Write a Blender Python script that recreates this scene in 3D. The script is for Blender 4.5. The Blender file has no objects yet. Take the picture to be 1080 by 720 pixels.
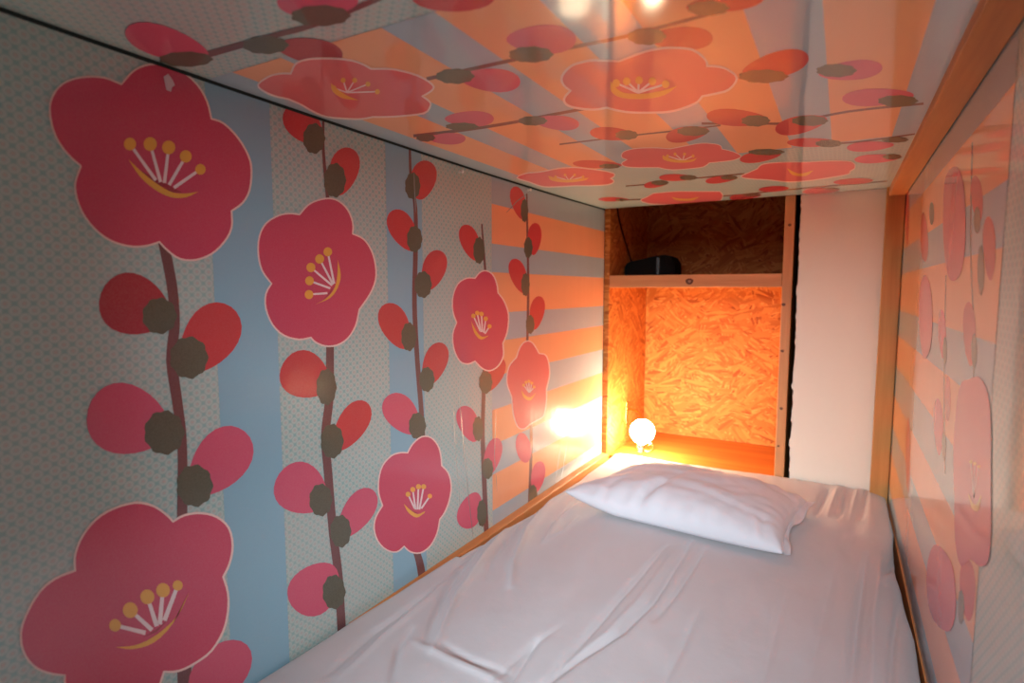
import bpy, bmesh, math, json, random
from mathutils import Vector, Matrix, noise
C = bpy.context.scene.collection
H = 1.10                      # eye height of the photograph; the survey below is relative to it
PRINT = json.loads(r'''{"L":[["blue",1,[4900,-7000,5910,-7000,5910,2875,4900,2875]],
["blue",1,[8430,-7000,9500,-7000,9500,2875,8430,2875]],
["grey",1,[12220,-7000,19980,-7000,19980,2875,12220,2875]],
["orange",1.5,[12220,1150,19980,1150,19980,2120,12220,2120]],
["orange",1.5,[12220,-570,19980,-570,19980,450,12220,450]],
["orange",1.5,[12220,-2170,19980,-2170,19980,-1290,12220,-1290]],
["orange",1.5,[12220,-3930,19980,-3930,19980,-3030,12220,-3030]],
["orange",1.5,[12220,-5660,19980,-5660,19980,-4710,12220,-4710]],
["rim",5,[3845,2454,3885,2517,3939,2594,3997,2662,4059,2717,4124,2761,4190,2796,4259,2823,4330,2841,4397,2852,4459,2861,4521,2863,4587,2852,4660,2824,4736,2782,4803,2733,4855,2680,4897,2620,4931,2554,4955,2481,4972,2405,4982,2338,5029,2341,5090,2339,5158,2322,5231,2285,5306,2233,5376,2172,5438,2102,5493,2024,5536,1947,5562,1880,5574,1816,5576,1742,5570,1650,5555,1549,5531,1456,5498,1379,5457,1312,5407,1251,5346,1196,5279,1149,5226,1115,5230,1048,5230,964,5217,881,5184,802,5138,729,5085,661,5025,597,4958,537,4886,486,4811,446,4733,415,4656,394,4581,385,4507,386,4439,398,4382,423,4333,457,4289,493,4248,530,4211,569,4186,601,4148,582,4097,561,4043,544,3987,532,3929,523,3869,521,3804,526,3737,536,3673,555,3613,581,3555,614,3501,656,3449,709,3402,769,3362,831,3332,894,3310,957,3295,1020,3285,1081,3282,1142,3287,1206,3305,1274,3331,1344,3355,1399,3318,1425,3275,1461,3236,1503,3198,1550,3164,1603,3135,1660,3115,1724,3101,1792,3093,1857,3090,1918,3093,1977,3104,2038,3125,2101,3154,2164,3189,2221,3228,2269,3272,2310,3320,2347,3373,2379,3430,2407,3488,2431,3547,2451,3609,2467,3672,2477,3734,2475,3796,2466]],
["bloom",6,[3848,2434,3900,2508,3953,2583,4009,2648,4068,2699,4129,2741,4192,2774,4258,2800,4326,2817,4391,2828,4452,2836,4511,2838,4573,2827,4643,2800,4717,2759,4782,2712,4832,2660,4872,2602,4905,2538,4929,2468,4945,2392,4961,2316,5020,2314,5078,2312,5141,2297,5210,2261,5283,2210,5351,2151,5411,2083,5466,2006,5507,1931,5531,1867,5542,1806,5544,1736,5539,1646,5524,1548,5501,1458,5470,1386,5431,1324,5385,1267,5328,1215,5263,1169,5200,1124,5200,1043,5201,962,5188,884,5157,811,5114,741,5063,676,5005,613,4941,556,4873,507,4801,469,4727,439,4654,419,4582,410,4512,411,4449,422,4396,445,4349,477,4306,512,4266,548,4229,587,4193,625,4142,604,4092,584,4040,567,3985,555,3930,546,3872,544,3809,548,3744,559,3682,576,3623,601,3567,634,3515,674,3464,725,3417,784,3379,845,3350,905,3329,967,3314,1028,3304,1087,3300,1146,3305,1206,3322,1271,3348,1339,3373,1407,3331,1443,3289,1479,3250,1519,3213,1566,3179,1617,3152,1673,3132,1734,3118,1801,3111,1865,3108,1924,3110,1981,3121,2038,3141,2097,3169,2157,3201,2211,3238,2256,3279,2295,3325,2329,3376,2360,3431,2387,3488,2410,3546,2430,3606,2445,3666,2454,3726,2452,3787,2443]],
["deep",7,[4010,1466,4142,1420,4314,1354,4518,1276,4345,1251,4160,1330]],
["filament",8,[3889,1749,4026,1561,4169,1365,4204,1396,4057,1589,3917,1775]],
["filament",8,[4124,1805,4173,1583,4223,1357,4265,1375,4211,1600,4157,1821]],
["filament",8,[4350,1819,4310,1589,4269,1361,4312,1363,4349,1592,4386,1822]],
["filament",8,[4570,1757,4449,1554,4331,1355,4368,1339,4484,1540,4602,1744]],
["filament",8,[4769,1633,4579,1482,4397,1336,4420,1304,4602,1452,4790,1606]],
["yellow",9,[3974,1777,3965,1742,3944,1711,3914,1690,3883,1684,3856,1693,3838,1715,3833,1747,3842,1782,3863,1813,3891,1834,3923,1841,3950,1832,3969,1810]],
["yellow",9,[4222,1830,4212,1791,4187,1756,4154,1733,4118,1726,4087,1736,4067,1761,4061,1796,4071,1835,4094,1869,4127,1893,4163,1901,4195,1891,4216,1866]],
["yellow",9,[4454,1838,4443,1798,4418,1762,4383,1738,4345,1731,4312,1741,4291,1767,4284,1803,4295,1842,4319,1878,4354,1902,4392,1910,4425,1901,4447,1875]],
["yellow",9,[4667,1766,4657,1729,4633,1697,4600,1675,4564,1668,4533,1678,4512,1701,4506,1735,4516,1771,4540,1804,4572,1826,4608,1833,4640,1824,4661,1800]],
["yellow",9,[4853,1632,4844,1599,4823,1570,4792,1551,4760,1545,4731,1555,4712,1576,4707,1606,4716,1639,4737,1668,4767,1687,4799,1693,4828,1684,4848,1663]],
["yellow",9,[3875,1577,3912,1515,3951,1453,3995,1395,4048,1344,4107,1299,4168,1261,4232,1230,4299,1207,4366,1194,4433,1193,4501,1203,4565,1221,4625,1249,4681,1284,4738,1320,4681,1302,4625,1284,4568,1271,4510,1261,4452,1255,4393,1258,4335,1273,4278,1297,4218,1327,4155,1363,4091,1405,4031,1447,3976,1490,3925,1534]],
["rim",5,[6393,1214,6438,1264,6497,1325,6561,1380,6628,1423,6697,1458,6770,1488,6852,1516,6940,1540,7027,1555,7106,1558,7181,1552,7255,1534,7328,1502,7399,1459,7460,1405,7508,1341,7546,1267,7571,1193,7578,1122,7571,1054,7559,1003,7637,991,7736,968,7830,931,7909,873,7975,804,8030,728,8073,644,8105,554,8125,463,8136,373,8135,281,8116,188,8077,97,8022,6,7953,-85,7868,-177,7771,-269,7680,-354,7652,-447,7620,-547,7578,-640,7520,-723,7453,-797,7378,-858,7295,-905,7206,-940,7115,-962,7023,-971,6931,-968,6845,-956,6764,-933,6692,-902,6631,-870,6588,-839,6558,-808,6544,-788,6478,-798,6394,-806,6304,-803,6208,-785,6111,-758,6021,-718,5941,-667,5870,-606,5810,-535,5762,-453,5724,-363,5700,-277,5691,-197,5695,-121,5711,-51,5741,10,5782,63,5816,100,5765,151,5708,216,5662,287,5632,366,5614,448,5605,532,5605,618,5614,708,5634,792,5665,870,5708,944,5764,1010,5836,1068,5919,1116,5999,1155,6070,1181,6137,1198,6204,1209,6273,1215,6341,1216]],
["bloom",6,[6404,1191,6462,1250,6520,1310,6580,1362,6643,1403,6709,1435,6779,1464,6858,1491,6943,1514,7024,1528,7098,1531,7167,1525,7235,1508,7303,1478,7370,1437,7427,1386,7473,1325,7509,1255,7533,1185,7539,1118,7532,1052,7526,986,7620,964,7716,942,7803,907,7876,853,7938,787,7991,714,8032,633,8063,545,8082,457,8093,370,8092,282,8074,194,8037,106,7984,19,7917,-70,7834,-160,7738,-251,7644,-341,7613,-440,7582,-538,7541,-628,7486,-707,7422,-778,7351,-836,7273,-881,7189,-913,7105,-934,7019,-943,6932,-940,6851,-929,6776,-908,6708,-879,6651,-849,6612,-821,6583,-792,6555,-763,6472,-771,6390,-779,6306,-777,6215,-760,6121,-734,6036,-697,5960,-649,5892,-590,5835,-523,5788,-443,5752,-356,5728,-272,5719,-196,5723,-123,5737,-57,5766,-1,5805,50,5845,101,5788,166,5732,230,5687,298,5659,373,5641,453,5633,535,5632,620,5641,707,5660,789,5690,864,5732,934,5784,996,5852,1050,5932,1096,6008,1133,6076,1158,6139,1173,6203,1184,6270,1190,6336,1190]],
["deep",7,[7146,228,7054,49,6818,-175,7009,-32]],
["filament",8,[6937,642,6995,378,7054,110,7102,117,7039,386,6976,650]],
["filament",8,[6760,511,6895,302,7034,88,7078,106,6934,319,6794,526]],
["filament",8,[6577,360,6793,216,7018,67,7050,95,6821,242,6602,383]],
["filament",8,[6545,141,6759,79,6982,15,6999,49,6775,110,6559,168]],
["filament",8,[6535,-84,6727,-75,6926,-66,6924,-30,6725,-43,6533,-55]],
["yellow",9,[7053,651,7042,617,7014,589,6975,572,6933,570,6895,583,6870,608,6862,640,6873,674,6900,702,6938,719,6981,722,7019,709,7045,684]],
["yellow",9,[6874,523,6863,488,6835,459,6796,442,6753,441,6715,454,6689,480,6681,514,6692,548,6720,577,6758,594,6801,596,6840,583,6866,557]],
["yellow",9,[6684,374,6673,340,6646,312,6608,296,6566,295,6530,309,6505,335,6497,368,6508,402,6534,430,6572,446,6614,448,6651,434,6676,408]],
["yellow",9,[6642,156,6632,123,6606,97,6569,82,6530,82,6495,96,6471,121,6464,153,6474,185,6499,212,6535,227,6575,227,6610,214,6634,188]],
["yellow",9,[6623,-70,6613,-103,6587,-129,6551,-143,6511,-142,6476,-127,6453,-101,6446,-69,6456,-37,6481,-11,6517,3,6557,3,6592,-11,6616,-37]],
["yellow",9,[7178,521,7201,433,7225,346,7234,262,7223,186,7198,116,7161,49,7116,-16,7059,-76,6985,-129,6885,-170,6768,-202,6655,-235,6731,-206,6808,-178,6880,-144,6945,-102,7003,-54,7053,0,7092,56,7122,119,7145,195,7160,294,7169,408]],
["rim",5,[4174,-3041,4208,-3024,4264,-3010,4327,-3005,4402,-3013,4482,-3030,4561,-3057,4640,-3093,4718,-3139,4791,-3195,4859,-3263,4921,-3340,4970,-3427,5001,-3524,5017,-3624,5021,-3720,5011,-3809,4990,-3891,4962,-3966,4927,-4029,4887,-4083,4852,-4125,4874,-4201,4898,-4294,4913,-4390,4917,-4489,4913,-4587,4900,-4682,4879,-4771,4851,-4855,4811,-4934,4757,-5008,4693,-5074,4621,-5125,4541,-5154,4457,-5166,4375,-5171,4297,-5171,4219,-5163,4144,-5146,4072,-5114,4005,-5075,3958,-5041,3940,-5096,3911,-5161,3870,-5217,3817,-5258,3754,-5288,3679,-5299,3588,-5287,3489,-5258,3392,-5214,3301,-5153,3213,-5079,3133,-5001,3061,-4920,2997,-4834,2943,-4752,2903,-4673,2874,-4598,2855,-4532,2848,-4477,2850,-4433,2857,-4414,2812,-4385,2754,-4341,2701,-4292,2653,-4239,2610,-4182,2572,-4119,2540,-4050,2514,-3976,2496,-3900,2486,-3822,2485,-3744,2492,-3670,2509,-3603,2534,-3542,2564,-3483,2598,-3424,2636,-3366,2679,-3317,2725,-3278,2775,-3248,2832,-3227,2897,-3217,2968,-3216,3028,-3221,3025,-3171,3026,-3107,3036,-3039,3058,-2971,3089,-2902,3127,-2839,3171,-2783,3222,-2733,3277,-2692,3337,-2661,3402,-2639,3472,-2625,3551,-2619,3635,-2620,3718,-2633,3794,-2659,3864,-2697,3929,-2741,3987,-2791,4038,-2845,4084,-2900,4123,-2953,4157,-3005]],
["bloom",6,[4168,-3068,4221,-3055,4275,-3041,4335,-3036,4405,-3044,4482,-3061,4558,-3087,4633,-3122,4707,-3165,4775,-3218,4838,-3281,4895,-3353,4940,-3432,4968,-3521,4983,-3616,4986,-3707,4977,-3791,4957,-3870,4930,-3942,4897,-4002,4858,-4055,4819,-4107,4842,-4197,4865,-4287,4880,-4379,4884,-4474,4879,-4569,4866,-4661,4847,-4747,4819,-4829,4781,-4905,4729,-4977,4667,-5041,4598,-5090,4522,-5118,4441,-5130,4361,-5135,4284,-5135,4210,-5128,4138,-5112,4071,-5083,4006,-5045,3943,-5007,3914,-5071,3886,-5134,3848,-5187,3798,-5227,3738,-5255,3667,-5265,3580,-5255,3485,-5227,3392,-5184,3304,-5126,3219,-5055,3141,-4980,3072,-4901,3009,-4818,2958,-4740,2920,-4666,2893,-4596,2875,-4535,2868,-4486,2871,-4446,2873,-4406,2816,-4362,2759,-4318,2708,-4271,2662,-4221,2621,-4167,2586,-4109,2556,-4043,2531,-3973,2514,-3902,2505,-3828,2504,-3753,2510,-3683,2527,-3619,2551,-3560,2580,-3502,2614,-3444,2652,-3387,2693,-3339,2738,-3302,2786,-3273,2840,-3253,2904,-3243,2974,-3243,3045,-3242,3046,-3179,3047,-3116,3056,-3053,3078,-2987,3108,-2920,3145,-2859,3188,-2805,3237,-2757,3291,-2717,3349,-2687,3412,-2666,3480,-2653,3557,-2647,3639,-2649,3718,-2661,3789,-2686,3857,-2723,3918,-2764,3973,-2811,4021,-2864,4065,-2916,4103,-2967,4135,-3017]],
["deep",7,[3713,-4419,3890,-4399,4078,-4327,3888,-4437]],
["filament",8,[3403,-4114,3569,-4254,3742,-4401,3758,-4350,3583,-4209,3416,-4073]],
["filament",8,[3574,-3999,3691,-4193,3812,-4393,3851,-4369,3726,-4170,3605,-3978]],
["filament",8,[3776,-3913,3820,-4133,3865,-4357,3919,-4366,3869,-4140,3820,-3918]],
["filament",8,[3971,-3905,3936,-4121,3901,-4337,3957,-4373,3987,-4153,4018,-3932]],
["filament",8,[4163,-3923,4063,-4118,3964,-4310,4017,-4360,4112,-4163,4209,-3963]],
["yellow",9,[3475,-4128,3467,-4159,3447,-4177,3420,-4178,3391,-4162,3366,-4133,3350,-4096,3345,-4059,3353,-4029,3373,-4011,3400,-4009,3429,-4024,3454,-4053,3471,-4090]],
["yellow",9,[3677,-4033,3665,-4073,3639,-4096,3603,-4098,3565,-4078,3532,-4041,3510,-3994,3504,-3946,3515,-3906,3540,-3883,3576,-3880,3614,-3899,3648,-3936,3670,-3984]],
["yellow",9,[3884,-3957,3873,-3995,3847,-4018,3812,-4020,3774,-4001,3741,-3966,3720,-3921,3714,-3875,3724,-3837,3749,-3814,3784,-3811,3822,-3829,3855,-3864,3877,-3910]],
["yellow",9,[4082,-3960,4071,-3999,4045,-4021,4008,-4023,3970,-4004,3936,-3969,3914,-3924,3908,-3878,3919,-3841,3944,-3818,3980,-3815,4018,-3833,4053,-3868,4075,-3913]],
["yellow",9,[4252,-3973,4244,-4002,4224,-4018,4197,-4020,4168,-4006,4142,-3980,4125,-3946,4120,-3912,4128,-3884,4148,-3868,4175,-3866,4204,-3879,4230,-3905,4247,-3939]],
["yellow",9,[3394,-4367,3459,-4416,3524,-4465,3594,-4505,3674,-4535,3760,-4556,3846,-4557,3930,-4536,4014,-4494,4097,-4430,4177,-4338,4254,-4222,4333,-4105,4292,-4178,4251,-4251,4205,-4312,4153,-4359,4096,-4395,4035,-4424,3968,-4450,3897,-4470,3826,-4481,3758,-4486,3689,-4482,3619,-4469,3545,-4441,3469,-4404]],
["rim",5,[8913,-3294,8953,-3248,9012,-3192,9084,-3144,9174,-3104,9276,-3074,9385,-3062,9497,-3075,9609,-3108,9715,-3159,9811,-3229,9896,-3313,9966,-3398,10015,-3482,10047,-3565,10071,-3648,10086,-3732,10094,-3815,10097,-3885,10173,-3950,10264,-4031,10342,-4126,10399,-4233,10437,-4347,10453,-4461,10445,-4572,10415,-4681,10373,-4780,10317,-4869,10250,-4948,10183,-5012,10119,-5055,10057,-5081,10005,-5102,9977,-5195,9945,-5296,9897,-5387,9827,-5466,9742,-5534,9645,-5582,9535,-5607,9415,-5613,9293,-5598,9173,-5559,9057,-5501,8953,-5436,8869,-5365,8801,-5291,8766,-5241,8720,-5261,8640,-5277,8546,-5271,8441,-5233,8337,-5175,8240,-5104,8148,-5019,8063,-4922,7993,-4823,7943,-4722,7909,-4621,7893,-4528,7897,-4448,7918,-4378,7954,-4312,8009,-4253,8077,-4200,8139,-4157,8104,-4077,8068,-3984,8042,-3888,8033,-3791,8036,-3694,8051,-3602,8076,-3516,8114,-3434,8167,-3363,8242,-3306,8333,-3262,8426,-3232,8519,-3221,8610,-3226,8697,-3237,8780,-3253,8859,-3275]],
["bloom",6,[8934,-3326,8992,-3271,9050,-3217,9118,-3171,9204,-3134,9302,-3105,9400,-3094,9498,-3106,9597,-3136,9689,-3180,9775,-3243,9855,-3322,9920,-3403,9966,-3481,9996,-3560,10019,-3641,10034,-3722,10042,-3803,10049,-3885,10135,-3962,10222,-4040,10294,-4127,10346,-4228,10382,-4337,10398,-4445,10390,-4552,10361,-4658,10320,-4754,10266,-4841,10201,-4918,10136,-4980,10076,-5021,10017,-5046,9958,-5072,9926,-5171,9895,-5270,9849,-5358,9781,-5435,9699,-5500,9608,-5546,9504,-5570,9392,-5576,9281,-5563,9173,-5528,9067,-5475,8973,-5416,8897,-5352,8833,-5282,8768,-5212,8692,-5227,8616,-5243,8536,-5238,8445,-5205,8351,-5153,8261,-5087,8174,-5008,8093,-4915,8027,-4822,7980,-4726,7947,-4629,7931,-4540,7935,-4465,7955,-4398,7989,-4335,8042,-4279,8110,-4226,8179,-4173,8142,-4080,8105,-3988,8081,-3896,8072,-3801,8075,-3707,8089,-3617,8114,-3533,8150,-3453,8201,-3386,8273,-3332,8361,-3289,8449,-3261,8533,-3252,8619,-3257,8702,-3267,8781,-3283,8857,-3304]],
["deep",7,[8848,-4397,9024,-4557,9238,-4692,9023,-4618]],
["filament",8,[8891,-4177,8990,-4360,9090,-4547,9143,-4548,9038,-4361,8935,-4177]],
["filament",8,[9041,-4119,9079,-4344,9117,-4571,9176,-4586,9132,-4356,9089,-4129]],
["filament",8,[9226,-4111,9202,-4350,9179,-4588,9238,-4610,9257,-4369,9276,-4128]],
["filament",8,[9399,-4161,9320,-4385,9241,-4607,9300,-4634,9374,-4409,9449,-4183]],
["filament",8,[9609,-4429,9458,-4516,9310,-4602,9359,-4641,9504,-4553,9652,-4462]],
["yellow",9,[8990,-4202,8982,-4223,8960,-4235,8929,-4236,8895,-4225,8864,-4204,8843,-4179,8836,-4153,8845,-4132,8866,-4120,8897,-4119,8931,-4130,8962,-4150,8983,-4176]],
["yellow",9,[9147,-4149,9139,-4172,9115,-4184,9082,-4185,9046,-4174,9013,-4153,8991,-4126,8984,-4099,8992,-4077,9015,-4064,9048,-4063,9085,-4074,9117,-4095,9140,-4122]],
["yellow",9,[9335,-4145,9326,-4168,9302,-4181,9268,-4182,9231,-4170,9197,-4149,9175,-4122,9167,-4094,9176,-4072,9200,-4059,9233,-4058,9271,-4069,9304,-4090,9327,-4117]],
["yellow",9,[9507,-4197,9499,-4219,9475,-4232,9441,-4233,9404,-4221,9372,-4200,9349,-4174,9342,-4147,9350,-4125,9373,-4112,9407,-4112,9444,-4123,9477,-4144,9500,-4170]],
["yellow",9,[9710,-4471,9701,-4492,9679,-4503,9647,-4503,9612,-4492,9580,-4471,9559,-4446,9552,-4421,9560,-4400,9582,-4389,9614,-4389,9649,-4400,9681,-4420,9702,-4446]],
["yellow",9,[8776,-4333,8813,-4408,8851,-4483,8904,-4556,8983,-4634,9079,-4709,9173,-4762,9259,-4777,9343,-4767,9427,-4758,9443,-4745,9458,-4732,9444,-4721,9384,-4720,9295,-4720,9206,-4702,9124,-4652,9041,-4584,8965,-4517,8898,-4455,8837,-4394]],
["rim",5,[11444,297,11489,336,11559,388,11639,432,11729,465,11828,488,11938,493,12057,478,12178,446,12285,398,12367,333,12430,255,12480,176,12512,95,12531,13,12545,-59,12641,-119,12750,-190,12851,-278,12944,-385,13028,-507,13078,-642,13081,-795,13050,-956,13002,-1098,12937,-1209,12856,-1299,12782,-1379,12801,-1482,12819,-1596,12806,-1704,12746,-1797,12656,-1877,12550,-1940,12426,-1986,12286,-2015,12144,-2024,12007,-2009,11875,-1974,11748,-1924,11628,-1854,11514,-1773,11435,-1707,11361,-1725,11247,-1741,11127,-1742,11006,-1724,10885,-1688,10776,-1627,10682,-1534,10602,-1422,10545,-1308,10513,-1195,10502,-1080,10513,-973,10551,-880,10609,-798,10663,-728,10613,-653,10559,-566,10521,-471,10505,-364,10505,-251,10526,-143,10571,-39,10637,61,10723,146,10834,212,10963,259,11095,292,11225,305,11350,303]],
["bloom",6,[11467,269,11534,318,11602,368,11675,408,11754,437,11839,457,11930,461,12033,447,12142,419,12237,376,12311,316,12370,243,12417,166,12448,89,12467,9,12485,-72,12589,-140,12695,-209,12791,-292,12881,-396,12961,-514,13009,-643,13012,-790,12982,-947,12935,-1087,12872,-1193,12794,-1281,12716,-1368,12733,-1479,12751,-1590,12739,-1691,12684,-1778,12600,-1853,12501,-1912,12386,-1954,12259,-1982,12133,-1990,12014,-1977,11897,-1946,11782,-1900,11669,-1835,11557,-1756,11447,-1677,11338,-1693,11230,-1709,11124,-1710,11016,-1694,10910,-1664,10815,-1610,10728,-1524,10651,-1416,10595,-1305,10564,-1196,10553,-1084,10563,-980,10600,-892,10657,-811,10715,-731,10661,-644,10608,-559,10571,-467,10555,-364,10556,-254,10576,-148,10620,-48,10684,48,10764,129,10866,189,10987,233,11109,263,11227,275,11346,272]],
["filament",8,[11353,-610,11491,-797,11632,-989,11692,-978,11545,-787,11401,-600]],
["filament",8,[11515,-545,11593,-776,11672,-1011,11737,-1008,11652,-773,11568,-541]],
["filament",8,[11702,-572,11718,-792,11735,-1012,11801,-1014,11779,-793,11757,-573]],
["filament",8,[11893,-693,11846,-865,11799,-1036,11865,-1045,11907,-872,11949,-699]],
["filament",8,[12071,-883,11958,-969,11846,-1055,11904,-1078,12011,-990,12120,-901]],
["yellow",9,[11470,-609,11461,-632,11435,-650,11397,-659,11355,-657,11318,-645,11293,-625,11284,-601,11293,-578,11319,-561,11357,-551,11398,-553,11435,-565,11461,-585]],
["yellow",9,[11637,-546,11627,-570,11600,-588,11562,-597,11519,-596,11482,-584,11456,-564,11447,-540,11456,-517,11482,-498,11520,-489,11563,-490,11601,-502,11627,-522]],
["yellow",9,[11827,-576,11817,-600,11790,-618,11750,-628,11707,-626,11668,-614,11642,-593,11632,-569,11642,-546,11669,-527,11708,-518,11751,-519,11791,-531,11818,-552]],
["yellow",9,[12022,-700,12011,-724,11983,-743,11943,-752,11899,-750,11859,-737,11832,-716,11822,-692,11832,-668,11860,-649,11899,-640,11944,-642,11984,-654,12012,-675]],
["yellow",9,[12194,-897,12184,-921,12156,-938,12117,-946,12073,-944,12034,-931,12008,-911,11998,-887,12008,-864,12035,-846,12074,-838,12117,-840,12157,-853,12184,-873]],
["yellow",9,[11275,-713,11315,-817,11356,-922,11413,-1013,11495,-1092,11594,-1157,11703,-1194,11819,-1188,11944,-1153,12072,-1117,11959,-1127,11848,-1137,11746,-1127,11656,-1092,11574,-1039,11495,-973,11420,-894,11347,-803]],
["rim",5,[13439,-1796,13483,-1727,13535,-1650,13593,-1581,13661,-1522,13737,-1472,13823,-1433,13922,-1407,14033,-1393,14149,-1397,14261,-1418,14371,-1456,14484,-1516,14603,-1606,14727,-1717,14829,-1815,14974,-1837,15171,-1872,15348,-1959,15464,-2114,15537,-2305,15562,-2492,15520,-2656,15432,-2810,15347,-2957,15354,-3088,15360,-3225,15346,-3360,15309,-3501,15252,-3639,15154,-3745,14997,-3792,14817,-3799,14658,-3802,14518,-3813,14382,-3821,14254,-3829,14146,-3854,14025,-3880,13892,-3884,13752,-3856,13616,-3802,13497,-3719,13401,-3603,13320,-3465,13256,-3317,13217,-3162,13195,-2997,13175,-2839,13080,-2701,12982,-2558,12923,-2416,12919,-2272,12955,-2132,13027,-2010,13146,-1921,13298,-1856]],
["bloom2",6,[13493,-1817,13544,-1742,13595,-1666,13652,-1599,13717,-1543,13789,-1495,13867,-1460,13954,-1437,14049,-1426,14144,-1429,14236,-1446,14330,-1478,14430,-1532,14543,-1618,14665,-1728,14788,-1838,14962,-1868,15139,-1899,15284,-1971,15389,-2114,15459,-2300,15483,-2481,15443,-2640,15356,-2791,15270,-2941,15277,-3077,15283,-3212,15269,-3344,15233,-3482,15178,-3616,15089,-3714,14952,-3756,14785,-3762,14624,-3765,14483,-3777,14347,-3785,14214,-3794,14100,-3820,13987,-3845,13876,-3849,13763,-3826,13650,-3783,13549,-3711,13459,-3603,13380,-3468,13317,-3323,13279,-3170,13257,-3006,13234,-2842,13136,-2699,13039,-2558,12982,-2421,12979,-2282,13014,-2145,13083,-2028,13195,-1945,13343,-1882]],
["filament",8,[13854,-2629,13990,-2743,14130,-2859,14174,-2851,14030,-2735,13889,-2621]],
["filament",8,[13988,-2564,14071,-2724,14154,-2886,14207,-2887,14118,-2725,14031,-2565]],
["filament",8,[14156,-2558,14169,-2722,14181,-2887,14236,-2895,14219,-2729,14201,-2564]],
["filament",8,[14328,-2634,14269,-2762,14210,-2889,14264,-2902,14319,-2774,14374,-2645]],
["filament",8,[14479,-2761,14361,-2811,14244,-2861,14287,-2884,14401,-2832,14516,-2780]],
["yellow",9,[13949,-2636,13941,-2652,13920,-2663,13889,-2666,13854,-2661,13824,-2649,13802,-2632,13795,-2614,13802,-2598,13823,-2587,13854,-2584,13888,-2589,13919,-2601,13941,-2618]],
["yellow",9,[14094,-2576,14085,-2593,14062,-2605,14028,-2608,13991,-2603,13958,-2590,13935,-2572,13926,-2553,13934,-2536,13957,-2524,13991,-2521,14028,-2526,14062,-2539,14085,-2557]],
["yellow",9,[14264,-2573,14256,-2590,14232,-2602,14198,-2605,14160,-2600,14126,-2587,14102,-2569,14094,-2549,14102,-2532,14125,-2520,14159,-2517,14197,-2522,14232,-2535,14255,-2553]],
["yellow",9,[14438,-2652,14430,-2669,14405,-2681,14371,-2684,14332,-2679,14297,-2665,14273,-2647,14264,-2627,14273,-2610,14297,-2598,14331,-2595,14370,-2600,14405,-2613,14429,-2632]],
["yellow",9,[14580,-2783,14572,-2799,14549,-2810,14516,-2813,14480,-2807,14447,-2794,14424,-2777,14416,-2758,14424,-2742,14446,-2731,14479,-2728,14516,-2733,14549,-2746,14572,-2764]],
["yellow",9,[13735,-2738,13772,-2819,13808,-2900,13873,-2972,13986,-3038,14129,-3095,14267,-3119,14387,-3088,14502,-3022,14617,-2955,14499,-2990,14382,-3026,14267,-3036,14147,-3008,14029,-2956,13928,-2901,13853,-2848,13794,-2793]],
["bud_dark",3,[4257,-355,4216,-419,4152,-471,4069,-510,3973,-535,3870,-545,3767,-537,3671,-511,3587,-466,3522,-402,3478,-322,3458,-230,3461,-132,3487,-33,3534,57,3598,132,3676,186,3763,214,3855,213,3948,185,4036,133,4117,62,4184,-21,4235,-109,4266,-198,4274,-281]],
["calyx",4,[4371,-335,4351,-380,4329,-420,4321,-468,4292,-504,4247,-517,4212,-540,4173,-566,4130,-557,4092,-539,4049,-538,4011,-518,3992,-475,3967,-442,3937,-409,3935,-363,3945,-319,3940,-274,3947,-229,3981,-198,4008,-167,4032,-126,4072,-109,4114,-112,4154,-97,4198,-90,4234,-119,4266,-145,4309,-161,4334,-199,4338,-248,4356,-289]],
["bud_red",3,[5143,-235,5225,-312,5279,-410,5299,-522,5282,-638,5230,-752,5147,-857,5043,-947,4928,-1020,4811,-1073,4699,-1105,4600,-1115,4518,-1104,4455,-1069,4411,-1013,4386,-935,4380,-840,4392,-732,4421,-616,4469,-500,4533,-391,4614,-297,4710,-225,4817,-180,4930,-166,5042,-185]],
["calyx",4,[4775,-928,4750,-982,4723,-1029,4713,-1087,4678,-1129,4624,-1141,4581,-1167,4534,-1196,4481,-1181,4435,-1155,4383,-1151,4337,-1124,4314,-1070,4285,-1027,4248,-984,4245,-928,4258,-876,4251,-821,4259,-766,4300,-731,4333,-695,4362,-647,4410,-629,4461,-635,4510,-620,4563,-616,4606,-653,4646,-687,4699,-710,4730,-759,4734,-819,4756,-870]],
["bud_pink",3,[4177,-1834,4136,-1907,4067,-1963,3976,-2002,3868,-2023,3751,-2024,3632,-2005,3521,-1965,3423,-1903,3344,-1821,3288,-1723,3257,-1612,3253,-1496,3274,-1383,3318,-1280,3384,-1197,3466,-1141,3562,-1115,3666,-1123,3773,-1163,3878,-1232,3976,-1322,4061,-1427,4128,-1537,4172,-1645,4189,-1746]],
["calyx",4,[4394,-1901,4370,-1953,4343,-1999,4333,-2057,4299,-2097,4246,-2103,4203,-2125,4158,-2149,4107,-2128,4061,-2097,4011,-2087,3966,-2054,3944,-1996,3916,-1949,3880,-1902,3877,-1844,3890,-1791,3883,-1735,3892,-1680,3932,-1648,3964,-1615,3992,-1568,4039,-1556,4090,-1567,4137,-1557,4189,-1558,4231,-1601,4270,-1641,4321,-1669,4350,-1723,4354,-1784,4376,-1840]],
["bud_pink",3,[5277,-2077,5355,-2180,5400,-2297,5408,-2419,5377,-2535,5309,-2638,5211,-2723,5093,-2788,4965,-2830,4837,-2852,4718,-2855,4614,-2838,4530,-2803,4468,-2751,4428,-2681,4410,-2595,4413,-2495,4437,-2387,4480,-2275,4541,-2168,4620,-2072,4715,-1996,4823,-1947,4940,-1930,5060,-1946,5175,-1997]],
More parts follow.
